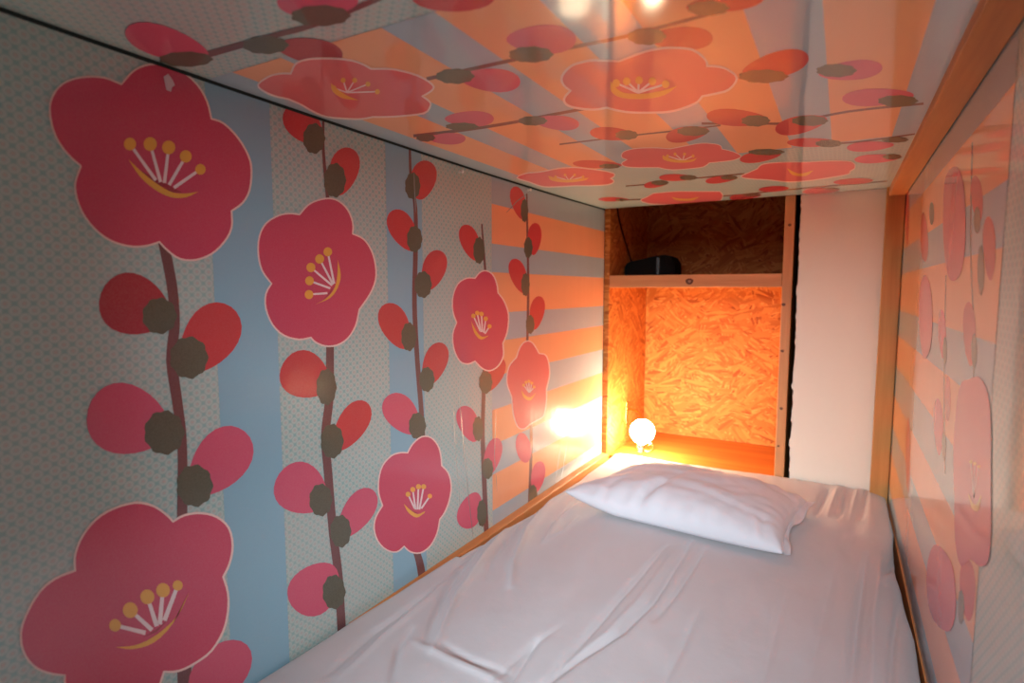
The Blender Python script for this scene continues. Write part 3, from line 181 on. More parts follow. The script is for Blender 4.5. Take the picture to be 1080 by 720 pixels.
["rim",5,[-2506,7025,-2383,6981,-2258,6938,-2154,6909,-2081,6900,-2028,6904,-1982,6912,-1941,6918,-1903,6928,-1856,6953,-1787,6996,-1708,7056,-1641,7137,-1601,7255,-1578,7392,-1565,7519,-1565,7625,-1578,7709,-1587,7732,-1554,7738,-1508,7772,-1467,7813,-1435,7856,-1407,7906,-1383,7975,-1355,8074,-1328,8205,-1326,8374,-1370,8549,-1435,8701,-1505,8818,-1571,8876,-1635,8894,-1698,8904,-1764,8916,-1833,8922,-1890,8921,-1914,8978,-1954,9063,-2001,9142,-2048,9199,-2095,9240,-2152,9279,-2228,9327,-2317,9376,-2405,9409,-2477,9424,-2546,9421,-2633,9395,-2762,9335,-2909,9251,-3031,9169,-3107,9098,-3157,9029,-3200,8959,-3240,8884,-3274,8808,-3302,8741,-3363,8746,-3433,8749,-3501,8736,-3563,8699,-3619,8646,-3669,8585,-3717,8518,-3760,8439,-3785,8349,-3784,8242,-3756,8114,-3695,7973,-3611,7851,-3522,7751,-3475,7717,-3488,7680,-3486,7576,-3471,7466,-3442,7356,-3398,7245,-3337,7138,-3257,7037,-3169,6946,-3087,6879,-3019,6847,-2959,6838,-2906,6835,-2859,6830,-2814,6832,-2756,6851,-2679,6898,-2590,6963]],
["bloom2",6,[-2525,7091,-2395,7045,-2268,7001,-2165,6971,-2094,6962,-2042,6966,-1995,6974,-1954,6979,-1918,6988,-1872,7013,-1803,7056,-1724,7115,-1661,7192,-1625,7301,-1603,7431,-1592,7549,-1592,7634,-1603,7704,-1614,7775,-1569,7810,-1524,7844,-1484,7884,-1453,7925,-1428,7971,-1406,8036,-1379,8131,-1355,8248,-1352,8367,-1387,8495,-1445,8629,-1508,8732,-1565,8782,-1625,8798,-1687,8807,-1752,8819,-1820,8824,-1888,8830,-1925,8906,-1962,8984,-2002,9052,-2043,9100,-2086,9137,-2140,9174,-2214,9220,-2301,9266,-2386,9297,-2454,9310,-2520,9308,-2604,9282,-2730,9223,-2875,9141,-2994,9061,-3068,8992,-3116,8927,-3157,8859,-3197,8787,-3230,8713,-3263,8640,-3330,8643,-3398,8646,-3462,8633,-3520,8598,-3575,8548,-3623,8489,-3670,8424,-3711,8350,-3733,8271,-3733,8187,-3715,8099,-3676,8007,-3610,7913,-3526,7818,-3445,7725,-3443,7626,-3442,7530,-3430,7436,-3407,7347,-3373,7262,-3326,7178,-3256,7090,-3173,7004,-3098,6941,-3036,6911,-2979,6902,-2926,6900,-2879,6895,-2836,6895,-2780,6914,-2703,6961,-2614,7026]],
["filament",8,[-2811,7781,-2742,8034,-2670,8300,-2632,8223,-2708,7968,-2780,7724]],
["filament",8,[-2665,7774,-2668,8023,-2671,8288,-2631,8235,-2632,7978,-2634,7735]],
["filament",8,[-2504,7793,-2582,8014,-2664,8250,-2638,8273,-2559,8035,-2484,7811]],
["filament",8,[-2348,7893,-2494,8052,-2649,8221,-2654,8302,-2497,8123,-2349,7955]],
["filament",8,[-2215,8082,-2424,8147,-2642,8216,-2661,8308,-2439,8229,-2226,8154]],
["yellow",9,[-2751,7778,-2777,7838,-2807,7882,-2836,7900,-2856,7888,-2864,7849,-2859,7792,-2841,7727,-2814,7668,-2785,7627,-2757,7610,-2738,7621,-2729,7658,-2734,7714]],
["yellow",9,[-2605,7779,-2630,7839,-2659,7882,-2686,7900,-2706,7889,-2715,7850,-2711,7793,-2694,7729,-2669,7671,-2640,7630,-2614,7613,-2594,7624,-2585,7661,-2589,7716]],
["yellow",9,[-2449,7827,-2473,7887,-2501,7930,-2528,7948,-2548,7937,-2557,7898,-2553,7841,-2538,7777,-2514,7719,-2487,7677,-2461,7661,-2442,7672,-2432,7708,-2435,7763]],
["yellow",9,[-2304,7949,-2326,8010,-2353,8054,-2380,8073,-2400,8062,-2410,8023,-2407,7964,-2393,7899,-2370,7839,-2344,7797,-2318,7780,-2299,7791,-2289,7828,-2291,7884]],
["yellow",9,[-2175,8143,-2197,8207,-2224,8253,-2250,8273,-2270,8261,-2281,8221,-2279,8160,-2266,8092,-2244,8030,-2218,7986,-2192,7968,-2173,7979,-2162,8017,-2163,8076]],
["yellow",9,[-2839,7647,-2887,7777,-2936,7910,-2967,8038,-2975,8155,-2963,8264,-2924,8360,-2850,8446,-2750,8518,-2646,8565,-2546,8586,-2444,8581,-2348,8546,-2261,8470,-2181,8367,-2103,8267,-2168,8295,-2234,8324,-2308,8345,-2395,8357,-2490,8360,-2580,8346,-2667,8310,-2749,8256,-2811,8194,-2843,8127,-2854,8054,-2859,7968,-2857,7867,-2848,7756]],
["rim",5,[-4166,12295,-4191,12254,-4204,12143,-4191,12001,-4136,11824,-4062,11656,-3983,11530,-3900,11455,-3814,11412,-3733,11388,-3663,11382,-3597,11393,-3528,11417,-3447,11454,-3362,11503,-3283,11559,-3215,11622,-3153,11691,-3093,11759,-2996,11728,-2898,11696,-2795,11669,-2681,11637,-2563,11608,-2458,11610,-2369,11662,-2292,11744,-2233,11825,-2199,11895,-2183,11967,-2177,12050,-2181,12150,-2193,12250,-2203,12301,-2151,12398,-2096,12521,-2048,12651,-2007,12801,-1975,12964,-1964,13142,-1995,13313,-2046,13414,-2099,13482,-2151,13534,-2212,13569,-2295,13590,-2412,13595,-2553,13587,-2690,13576,-2728,13659,-2774,13758,-2823,13844,-2865,13913,-2911,13968,-2988,14003,-3125,14015,-3295,14008,-3442,13987,-3540,13957,-3613,13913,-3675,13846,-3728,13747,-3769,13627,-3808,13513,-3883,13469,-3960,13424,-4034,13379,-4105,13342,-4175,13305,-4243,13255,-4317,13188,-4390,13108,-4438,13014,-4454,12897,-4442,12752,-4390,12574,-4308,12434,-4220,12330]],
["bloom2",6,[-4150,12298,-4163,12192,-4176,12088,-4167,11975,-4125,11839,-4063,11697,-3993,11585,-3915,11516,-3830,11473,-3750,11449,-3680,11442,-3615,11454,-3546,11478,-3465,11514,-3380,11564,-3301,11620,-3233,11683,-3171,11752,-3108,11822,-3008,11790,-2910,11758,-2807,11730,-2692,11697,-2574,11668,-2470,11670,-2381,11721,-2304,11803,-2246,11884,-2213,11951,-2199,12017,-2194,12088,-2197,12168,-2208,12254,-2220,12341,-2165,12462,-2110,12585,-2063,12715,-2023,12864,-1991,13022,-1980,13159,-2000,13261,-2042,13341,-2093,13406,-2143,13455,-2202,13489,-2284,13509,-2400,13514,-2540,13505,-2681,13497,-2724,13590,-2769,13684,-2816,13766,-2856,13831,-2898,13882,-2972,13915,-3107,13926,-3276,13918,-3421,13897,-3518,13867,-3590,13824,-3651,13759,-3703,13663,-3743,13546,-3783,13430,-3859,13385,-3935,13340,-4009,13296,-4080,13258,-4149,13222,-4216,13173,-4290,13107,-4361,13028,-4408,12938,-4424,12832,-4415,12715,-4383,12602,-4320,12498,-4234,12397]],
["filament",8,[-3322,12411,-3242,12723,-3158,13047,-3129,12952,-3215,12639,-3298,12339]],
["filament",8,[-3141,12308,-3150,12661,-3159,13035,-3128,12964,-3122,12601,-3117,12256]],
["filament",8,[-2964,12367,-3054,12665,-3149,12979,-3137,13019,-3043,12700,-2954,12397]],
["filament",8,[-2839,12610,-2985,12777,-3136,12950,-3151,13049,-2997,12865,-2849,12688]],
["yellow",9,[-3283,12391,-3302,12454,-3323,12501,-3342,12524,-3355,12517,-3358,12481,-3352,12425,-3338,12359,-3318,12297,-3297,12251,-3279,12230,-3267,12237,-3263,12271,-3269,12326]],
["yellow",9,[-3102,12298,-3120,12360,-3140,12406,-3158,12428,-3170,12421,-3174,12386,-3169,12331,-3156,12266,-3138,12206,-3118,12161,-3100,12140,-3088,12147,-3084,12181,-3089,12235]],
["yellow",9,[-2932,12398,-2949,12460,-2968,12507,-2986,12529,-2998,12522,-3003,12487,-2998,12431,-2986,12366,-2969,12305,-2949,12260,-2932,12239,-2920,12246,-2916,12280,-2920,12334]],
["yellow",9,[-2817,12665,-2834,12729,-2853,12778,-2871,12801,-2883,12794,-2888,12758,-2884,12700,-2872,12633,-2855,12569,-2836,12522,-2819,12500,-2806,12507,-2802,12542,-2805,12598]],
["yellow",9,[-3373,12238,-3417,12388,-3461,12542,-3476,12694,-3444,12854,-3379,13011,-3298,13130,-3199,13197,-3085,13223,-2986,13203,-2918,13121,-2865,12995,-2814,12873,-2865,12920,-2917,12968,-2979,12988,-3061,12963,-3151,12910,-3227,12841,-3278,12760,-3313,12664,-3339,12563,-3356,12457,-3365,12347]],
["rim",5,[-7231,12875,-7037,12621,-6867,12505,-6726,12436,-6627,12418,-6546,12435,-6472,12450,-6401,12449,-6334,12446,-6268,12442,-6118,12395,-5969,12348,-5838,12319,-5732,12317,-5644,12333,-5565,12357,-5498,12378,-5439,12408,-5375,12469,-5299,12577,-5217,12717,-5134,12858,-5072,12974,-5010,13091,-4962,13217,-4928,13356,-4909,13512,-4944,13751,-5060,14010,-5177,14169,-5227,14194,-5204,14211,-5217,14388,-5291,14654,-5413,14883,-5530,15020,-5663,15094,-5818,15086,-5992,15025,-6166,14964,-6257,14902,-6348,14840,-6454,14788,-6591,14756,-6747,14734,-6896,14696,-7042,14653,-7183,14594,-7281,14458,-7308,14206,-7291,13897,-7275,13605,-7290,13386,-7305,13164]],
["bloom2",6,[-7197,12870,-7081,12731,-6922,12623,-6783,12554,-6686,12536,-6606,12553,-6531,12568,-6458,12567,-6390,12563,-6322,12559,-6169,12510,-6018,12461,-5887,12432,-5782,12429,-5693,12445,-5614,12469,-5547,12490,-5488,12520,-5425,12580,-5349,12689,-5266,12831,-5183,12974,-5122,13091,-5060,13210,-5012,13336,-4979,13474,-4961,13621,-4977,13766,-5044,13905,-5147,14042,-5252,14183,-5262,14330,-5271,14480,-5307,14617,-5381,14747,-5483,14863,-5607,14931,-5757,14922,-5928,14862,-6100,14801,-6190,14740,-6279,14679,-6385,14627,-6521,14595,-6675,14573,-6822,14535,-6967,14492,-7104,14435,-7199,14305,-7226,14065,-7210,13765,-7196,13476,-7213,13259,-7229,13048]],
["filament",8,[-6346,13287,-6313,13609,-6279,13943,-6222,13833,-6262,13512,-6300,13204]],
["filament",8,[-6036,13164,-6151,13529,-6273,13916,-6227,13860,-6111,13482,-6001,13124]],
["filament",8,[-5810,13229,-6019,13527,-6239,13842,-6262,13934,-6038,13607,-5826,13298]],
["filament",8,[-5717,13552,-5968,13688,-6227,13830,-6273,13947,-6007,13793,-5750,13644]],
["yellow",9,[-6295,13262,-6332,13333,-6367,13386,-6394,13412,-6407,13404,-6403,13365,-6383,13302,-6352,13228,-6315,13159,-6280,13107,-6254,13083,-6241,13090,-6245,13128,-6264,13189]],
["yellow",9,[-5990,13161,-6025,13229,-6058,13281,-6084,13306,-6097,13299,-6094,13260,-6076,13199,-6046,13127,-6012,13060,-5979,13009,-5954,12986,-5942,12993,-5944,13030,-5962,13090]],
["yellow",9,[-5790,13280,-5824,13349,-5856,13402,-5882,13427,-5894,13420,-5892,13381,-5874,13319,-5846,13246,-5813,13178,-5781,13127,-5756,13103,-5744,13111,-5746,13148,-5762,13208]],
["yellow",9,[-5705,13615,-5738,13688,-5772,13743,-5797,13770,-5810,13762,-5807,13721,-5790,13657,-5762,13581,-5728,13509,-5696,13456,-5671,13430,-5658,13438,-5660,13477,-5677,13540]],
["yellow",9,[-6432,13038,-6511,13246,-6592,13461,-6629,13660,-6597,13842,-6517,14003,-6405,14112,-6251,14152,-6069,14138,-5914,14091,-5811,14010,-5734,13898,-5659,13789,-5748,13784,-5838,13780,-5935,13771,-6054,13767,-6180,13759,-6279,13716,-6332,13617,-6357,13485,-6377,13358,-6398,13248,-6415,13143]],
["rim",5,[-5778,18423,-5628,18063,-5494,17891,-5367,17724,-5241,17521,-5107,17300,-4969,17075,-4861,17065,-4760,17060,-4652,17059,-4539,17054,-4420,17053,-4274,17093,-4082,17200,-3863,17348,-3662,17484,-3500,17587,-3357,17679,-3207,17791,-3222,18100,-3239,18397,-3283,18776,-3364,19196,-3458,19593,-3553,19980,-5440,19980,-5492,19947,-5598,19796,-5702,19647,-5779,19451,-5823,19171,-5838,18848]],
["bloom2",6,[-5747,18411,-5662,18220,-5536,18062,-5404,17886,-5273,17674,-5138,17448,-5006,17230,-4903,17223,-4801,17217,-4692,17216,-4578,17210,-4458,17209,-4312,17248,-4118,17357,-3897,17506,-3694,17644,-3531,17749,-3387,17842,-3242,17935,-3257,18204,-3273,18482,-3308,18784,-3375,19121,-3463,19490,-3555,19876,-3706,19954,-3758,19980,-5063,19980,-5188,19895,-5310,19811,-5432,19728,-5536,19581,-5639,19436,-5714,19247,-5758,18979,-5774,18676]],
["yellow",9,[-4697,18108,-4734,18441,-4773,18787,-4759,19066,-4656,19253,-4499,19359,-4342,19345,-4205,19165,-4074,18877,-3947,18599,-4062,18702,-4179,18807,-4293,18861,-4407,18842,-4515,18770,-4600,18658,-4648,18498,-4673,18301]],
["rim",5,[-2344,15695,-2270,15405,-2170,15250,-2077,15114,-1998,14983,-1919,14855,-1847,14742,-1811,14608,-1767,14448,-1714,14319,-1657,14244,-1595,14205,-1517,14191,-1417,14200,-1300,14232,-1179,14279,-1055,14345,-927,14427,-798,14508,-686,14534,-573,14560,-451,14605,-301,14674,-142,14762,-15,14868,60,15004,102,15170,131,15357,147,15575,146,15782,141,16008,103,16155,71,16267,49,16347,50,16404,54,16607,3,16806,-120,16924,-289,17029,-463,17136,-624,17207,-790,17280,-952,17321,-1107,17324,-1258,17292,-1400,17208,-1530,17043,-1648,16832,-1762,16645,-1881,16510,-2000,16394,-2107,16268,-2212,16120,-2305,15961]],
["bloom2",6,[-2319,15671,-2274,15523,-2179,15378,-2084,15238,-2005,15103,-1925,14973,-1846,14846,-1805,14692,-1764,14541,-1717,14425,-1663,14355,-1603,14317,-1526,14302,-1426,14311,-1309,14343,-1187,14391,-1063,14457,-933,14539,-803,14622,-689,14648,-576,14674,-453,14718,-303,14788,-142,14876,-16,14982,55,15111,92,15259,117,15415,129,15576,126,15746,124,15920,92,16031,59,16143,32,16262,30,16394,35,16533,-5,16662,-124,16773,-291,16874,-463,16978,-623,17047,-786,17117,-946,17156,-1099,17158,-1247,17126,-1387,17045,-1514,16884,-1631,16677,-1745,16492,-1864,16359,-1981,16244,-2087,16121,-2190,15976,-2281,15823]],
["yellow",9,[-1239,15086,-1230,15426,-1221,15783,-1186,16074,-1108,16276,-1005,16395,-909,16394,-835,16221,-773,15939,-712,15669,-785,15774,-859,15881,-928,15947,-986,15969,-1037,15948,-1088,15849,-1140,15637,-1190,15357]],
["bud_pink",3,[-6821,4483,-6914,4516,-7012,4520,-7111,4498,-7207,4450,-7291,4381,-7357,4293,-7396,4191,-7403,4081,-7374,3969,-7312,3861,-7220,3765,-7109,3684,-6986,3624,-6864,3589,-6750,3579,-6651,3596,-6574,3639,-6521,3707,-6492,3795,-6488,3898,-6505,4012,-6541,4129,-6594,4242,-6659,4342,-6735,4425]],
["calyx",4,[-6861,4575,-6926,4590,-6990,4600,-7045,4625,-7118,4628,-7192,4605,-7264,4595,-7345,4585,-7399,4547,-7438,4506,-7501,4474,-7539,4432,-7525,4390,-7528,4350,-7540,4305,-7498,4274,-7440,4255,-7405,4223,-7351,4201,-7274,4208,-7207,4210,-7137,4204,-7067,4223,-7011,4256,-6945,4277,-6881,4305,-6859,4347,-6838,4386,-6795,4425,-6795,4466,-6831,4498,-6842,4536]],
["bud_dark",3,[-5390,5283,-5482,5346,-5584,5387,-5685,5400,-5779,5382,-5859,5335,-5920,5263,-5961,5173,-5983,5074,-5986,4974,-5974,4881,-5947,4799,-5907,4733,-5854,4683,-5789,4651,-5714,4637,-5631,4638,-5543,4654,-5457,4685,-5377,4730,-5309,4788,-5260,4857,-5233,4937,-5233,5024,-5260,5114,-5314,5203]],
["calyx",4,[-5703,4757,-5760,4778,-5817,4795,-5866,4826,-5930,4837,-5991,4822,-6053,4820,-6122,4818,-6165,4786,-6194,4749,-6245,4724,-6274,4686,-6257,4642,-6255,4602,-6261,4559,-6221,4524,-6168,4498,-6135,4463,-6086,4436,-6020,4435,-5962,4430,-5901,4416,-5844,4428,-5799,4455,-5744,4468,-5693,4489,-5678,4529,-5664,4565,-5631,4600,-5635,4640,-5669,4676,-5682,4715]],
["bud_pink",3,[-4276,4417,-4329,4454,-4402,4480,-4494,4494,-4600,4496,-4714,4485,-4826,4460,-4929,4421,-5012,4369,-5069,4305,-5094,4234,-5086,4159,-5048,4087,-4984,4023,-4902,3973,-4809,3939,-4711,3924,-4614,3930,-4524,3954,-4441,3995,-4371,4049,-4313,4112,-4270,4180,-4243,4248,-4234,4312,-4244,4369]],
["calyx",4,[-4551,4594,-4604,4614,-4658,4629,-4701,4659,-4763,4668,-4829,4648,-4893,4643,-4963,4637,-5015,4601,-5053,4561,-5112,4531,-5150,4489,-5143,4443,-5150,4401,-5167,4355,-5135,4320,-5087,4296,-5062,4260,-5019,4234,-4952,4236,-4894,4234,-4836,4222,-4774,4239,-4722,4269,-4663,4286,-4606,4311,-4581,4354,-4558,4393,-4516,4432,-4510,4474,-4536,4511,-4540,4551]],
["bud_red",3,[-3058,5012,-3113,5069,-3194,5107,-3295,5121,-3408,5109,-3523,5071,-3629,5012,-3717,4936,-3778,4851,-3808,4765,-3804,4684,-3769,4616,-3707,4566,-3623,4536,-3524,4529,-3418,4544,-3314,4580,-3217,4634,-3135,4702,-3075,4780,-3040,4861,-3034,4941]],
["bud_pink",3,[-2731,6243,-2784,6336,-2855,6413,-2940,6464,-3032,6485,-3125,6473,-3213,6431,-3293,6364,-3359,6279,-3410,6186,-3442,6092,-3456,6003,-3450,5923,-3423,5855,-3378,5800,-3315,5758,-3237,5728,-3149,5712,-3055,5710,-2963,5723,-2877,5753,-2802,5801,-2744,5866,-2706,5946,-2691,6040,-2699,6141]],
["calyx",4,[-3132,6490,-3170,6521,-3209,6546,-3237,6587,-3283,6607,-3337,6595,-3386,6598,-3440,6603,-3486,6569,-3522,6530,-3571,6505,-3606,6463,-3609,6410,-3621,6364,-3641,6314,-3623,6269,-3590,6234,-3577,6190,-3548,6152,-3497,6145,-3453,6133,-3410,6111,-3360,6120,-3315,6147,-3267,6157,-3219,6176,-3194,6221,-3169,6262,-3131,6300,-3120,6348,-3134,6393,-3131,6440]],
["bud_pink",3,[-3922,7088,-3995,7188,-4082,7265,-4179,7312,-4276,7322,-4369,7295,-4450,7235,-4518,7147,-4568,7043,-4601,6931,-4616,6821,-4613,6720,-4592,6632,-4553,6559,-4497,6503,-4425,6463,-4342,6439,-4250,6432,-4155,6441,-4063,6467,-3980,6512,-3913,6575,-3865,6656,-3841,6753,-3842,6862,-3870,6976]],
["calyx",4,[-4344,6608,-4390,6641,-4436,6669,-4473,6713,-4526,6735,-4581,6725,-4634,6731,-4693,6738,-4735,6705,-4766,6666,-4814,6642,-4844,6601,-4836,6546,-4841,6498,-4853,6447,-4824,6400,-4783,6363,-4760,6316,-4723,6276,-4667,6266,-4618,6252,-4568,6227,-4516,6234,-4474,6260,-4425,6269,-4377,6287,-4358,6332,-4341,6374,-4307,6411,-4304,6460,-4328,6507,-4333,6556]],
["bud_red",3,[-773,6274,-786,6330,-818,6378,-869,6413,-936,6432,-1015,6435,-1101,6420,-1189,6392,-1273,6353,-1349,6307,-1412,6257,-1457,6209,-1483,6163,-1487,6121,-1470,6084,-1433,6053,-1377,6029,-1308,6011,-1229,6001,-1145,6000,-1061,6010,-981,6031,-910,6063,-851,6106,-807,6158,-780,6215]],
["calyx",4,[-1101,6341,-1120,6364,-1141,6383,-1152,6415,-1179,6429,-1218,6419,-1250,6421,-1286,6423,-1324,6397,-1356,6366,-1395,6346,-1427,6314,-1440,6273,-1459,6237,-1483,6198,-1480,6163,-1465,6136,-1466,6102,-1454,6073,-1421,6068,-1394,6059,-1369,6042,-1333,6049,-1297,6071,-1262,6079,-1225,6095,-1198,6131,-1173,6163,-1139,6193,-1121,6231,-1122,6266,-1110,6302]],
["bud_red",3,[-1384,6971,-1409,7054,-1453,7122,-1511,7166,-1580,7184,-1656,7172,-1735,7134,-1811,7073,-1880,6998,-1938,6914,-1983,6830,-2011,6750,-2022,6678,-2015,6617,-1989,6566,-1947,6528,-1890,6501,-1822,6486,-1747,6485,-1669,6497,-1593,6525,-1524,6569,-1464,6628,-1418,6703,-1388,6788,-1377,6879]],
["calyx",4,[-1826,6668,-1851,6701,-1878,6729,-1895,6771,-1928,6794,-1969,6787,-2006,6795,-2047,6804,-2084,6776,-2115,6741,-2154,6721,-2185,6684,-2191,6633,-2205,6589,-2225,6543,-2215,6498,-2194,6461,-2188,6416,-2170,6378,-2132,6366,-2100,6351,-2070,6325,-2032,6329,-1996,6351,-1959,6357,-1920,6371,-1897,6413,-1875,6450,-1843,6483,-1829,6529,-1836,6574,-1829,6619]],
["bud_red",3,[-474,8059,-480,8184,-509,8307,-558,8418,-626,8507,-710,8570,-804,8602,-902,8603,-998,8578,-1085,8532,-1158,8469,-1211,8394,-1242,8312,-1249,8224,-1231,8133,-1192,8041,-1133,7952,-1059,7868,-975,7795,-887,7739,-798,7705,-713,7696,-637,7716,-572,7765,-522,7842,-488,7942]],
["calyx",4,[-730,8643,-756,8680,-785,8711,-797,8761,-835,8784,-895,8769,-943,8773,-996,8778,-1055,8736,-1107,8687,-1167,8656,-1219,8605,-1243,8540,-1274,8482,-1314,8421,-1314,8365,-1295,8323,-1299,8268,-1285,8222,-1237,8213,-1197,8199,-1162,8171,-1108,8182,-1052,8216,-1000,8229,-943,8254,-899,8310,-858,8361,-804,8408,-774,8467,-770,8523,-748,8580]],
["bud_pink",3,[321,8886,320,8993,298,9090,255,9166,194,9217,118,9237,32,9227,-59,9191,-147,9133,-229,9061,-297,8981,-349,8898,-381,8818,-391,8741,-381,8671,-350,8606,-301,8550,-238,8504,-165,8471,-85,8454,-3,8455,76,8478,150,8523,215,8590,267,8677,303,8778]],
["calyx",4,[45,8857,29,8898,9,8931,4,8983,-23,9010,-68,9002,-104,9011,-143,9022,-190,8987,-232,8945,-279,8921,-322,8876,-344,8814,-372,8761,-406,8705,-410,8650,-399,8605,-407,8551,-400,8504,-364,8489,-335,8471,-312,8439,-271,8444,-227,8471,-186,8478,-142,8496,-105,8546,-71,8592,-28,8633,0,8688,6,8743,27,8798]],
["bud_pink",3,[780,10352,776,10436,746,10511,692,10574,616,10625,522,10658,416,10668,303,10652,192,10605,88,10527,0,10421,-67,10295,-109,10158,-124,10024,-112,9902,-76,9803,-16,9735,61,9700,153,9700,255,9731,360,9790,464,9869,561,9962,646,10061,713,10162,758,10260]],
["calyx",4,[870,10693,855,10742,837,10784,836,10847,808,10881,758,10872,719,10884,677,10899,622,10858,571,10807,517,10779,466,10726,435,10651,399,10586,356,10518,347,10451,354,10397,341,10331,345,10273,383,10254,412,10231,436,10192,482,10197,533,10229,578,10236,629,10256,674,10317,716,10372,768,10420,803,10487,816,10554,844,10620]],
["bud_red",3,[-1177,10641,-1202,10729,-1251,10794,-1324,10835,-1417,10851,-1523,10838,-1636,10796,-1747,10723,-1849,10620,-1935,10490,-1998,10340,-2034,10180,-2044,10021,-2027,9877,-1987,9759,-1927,9674,-1853,9629,-1767,9627,-1674,9666,-1578,9742,-1484,9850,-1395,9979,-1315,10121,-1250,10266,-1203,10405,-1178,10532]],
["calyx",4,[-1156,10696,-1179,10755,-1204,10806,-1217,10878,-1249,10923,-1294,10922,-1332,10944,-1373,10969,-1415,10933,-1452,10885,-1496,10864,-1532,10813,-1545,10733,-1564,10666,-1590,10598,-1585,10523,-1567,10460,-1566,10388,-1551,10322,-1513,10293,-1481,10261,-1452,10213,-1411,10209,-1371,10236,-1331,10235,-1289,10249,-1260,10309,-1233,10363,-1195,10407,-1176,10476,-1178,10549,-1165,10619]],
["bud_red",3,[-336,11056,-345,11169,-375,11291,-426,11419,-497,11548,-584,11670,-681,11775,-784,11849,-886,11881,-978,11863,-1055,11794,-1110,11677,-1141,11524,-1146,11350,-1126,11173,-1084,11008,-1023,10868,-947,10759,-861,10686,-770,10649,-677,10645,-588,10669,-507,10716,-438,10782,-385,10861,-350,10953]],
["calyx",4,[-317,11180,-339,11234,-364,11279,-373,11347,-407,11386,-460,11378,-504,11392,-551,11410,-606,11368,-654,11315,-709,11286,-758,11230,-782,11150,-813,11082,-851,11010,-853,10938,-838,10879,-844,10808,-834,10746,-790,10725,-755,10698,-725,10655,-676,10659,-625,10692,-577,10697,-525,10718,-483,10782,-444,10840,-394,10890,-364,10960,-359,11032,-337,11102]],
["bud_red",3,[-3372,10495,-3409,10568,-3467,10623,-3541,10657,-3630,10670,-3726,10661,-3823,10626,-3914,10566,-3992,10481,-4050,10373,-4084,10248,-4092,10114,-4076,9981,-4037,9859,-3981,9758,-3911,9686,-3834,9647,-3753,9644,-3672,9676,-3595,9740,-3524,9830,-3463,9940,-3413,10059,-3376,10181,-3356,10298,-3354,10404]],
["calyx",4,[-3332,10462,-3365,10515,-3399,10561,-3425,10624,-3464,10664,-3507,10664,-3548,10683,-3593,10706,-3628,10674,-3654,10632,-3693,10614,-3719,10569,-3718,10499,-3725,10440,-3738,10379,-3720,10313,-3691,10257,-3677,10192,-3651,10134,-3608,10108,-3571,10079,-3534,10035,-3493,10032,-3459,10055,-3420,10054,-3381,10066,-3363,10119,-3346,10167,-3317,10206,-3311,10267,-3326,10332,-3327,10394]],
["bud_red",3,[-2162,10776,-2188,10875,-2235,10978,-2304,11082,-2389,11184,-2488,11277,-2594,11352,-2700,11399,-2797,11409,-2879,11378,-2938,11305,-2971,11195,-2976,11057,-2954,10906,-2910,10755,-2846,10617,-2769,10503,-2683,10419,-2593,10368,-2503,10349,-2416,10359,-2337,10394,-2269,10448,-2214,10517,-2177,10596,-2159,10683]],
["calyx",4,[-2157,10849,-2189,10900,-2222,10942,-2242,11006,-2283,11041,-2338,11034,-2386,11047,-2438,11063,-2488,11023,-2531,10973,-2584,10946,-2626,10893,-2638,10818,-2659,10754,-2688,10686,-2678,10619,-2653,10563,-2648,10497,-2627,10439,-2579,10419,-2538,10394,-2500,10354,-2449,10358,-2400,10389,-2351,10395,-2300,10415,-2266,10475,-2235,10529,-2191,10577,-2171,10643,-2176,10710,-2165,10777]],
["bud_pink",3,[-5104,8325,-5179,8424,-5270,8505,-5372,8559,-5476,8581,-5576,8570,-5667,8527,-5744,8458,-5804,8371,-5846,8274,-5868,8176,-5870,8083,-5852,7999,-5813,7926,-5754,7866,-5678,7819,-5586,7786,-5485,7767,-5381,7763,-5279,7775,-5186,7806,-5110,7856,-5056,7924,-5027,8010,-5025,8110,-5052,8217]],
["calyx",4,[-5562,8567,-5605,8593,-5649,8614,-5682,8650,-5733,8665,-5791,8650,-5844,8649,-5903,8650,-5950,8615,-5986,8576,-6038,8549,-6074,8508,-6074,8458,-6086,8414,-6105,8366,-6083,8324,-6046,8293,-6030,8251,-5997,8218,-5940,8214,-5892,8205,-5843,8186,-5789,8198,-5741,8227,-5689,8239,-5637,8262,-5612,8307,-5588,8347,-5548,8386,-5539,8432,-5557,8474,-5557,8519]],
["bud_pink",3,[-4012,9321,-4072,9425,-4145,9504,-4227,9550,-4310,9557,-4390,9526,-4462,9459,-4523,9365,-4570,9253,-4603,9134,-4621,9017,-4622,8909,-4608,8815,-4578,8738,-4532,8678,-4472,8636,-4401,8612,-4321,8606,-4238,8617,-4156,8647,-4082,8698,-4020,8768,-3976,8857,-3951,8963,-3949,9080,-3970,9203]],
["calyx",4,[-4379,8856,-4418,8893,-4457,8925,-4488,8972,-4534,8997,-4584,8990,-4631,8998,-4683,9008,-4723,8976,-4753,8937,-4797,8915,-4827,8874,-4825,8816,-4832,8767,-4847,8715,-4825,8664,-4791,8623,-4774,8572,-4743,8529,-4694,8515,-4650,8498,-4607,8468,-4560,8473,-4520,8498,-4475,8504,-4430,8521,-4410,8568,-4391,8610,-4358,8648,-4352,8699,-4371,8750,-4372,8801]],
["bud_pink",3,[-6213,9119,-6289,9212,-6377,9289,-6471,9342,-6564,9366,-6650,9360,-6726,9325,-6786,9267,-6831,9191,-6858,9106,-6869,9018,-6862,8933,-6839,8856,-6798,8788,-6741,8730,-6669,8684,-6586,8649,-6495,8627,-6402,8618,-6313,8624,-6235,8648,-6172,8690,-6131,8750,-6113,8828,-6122,8919,-6156,9019]],
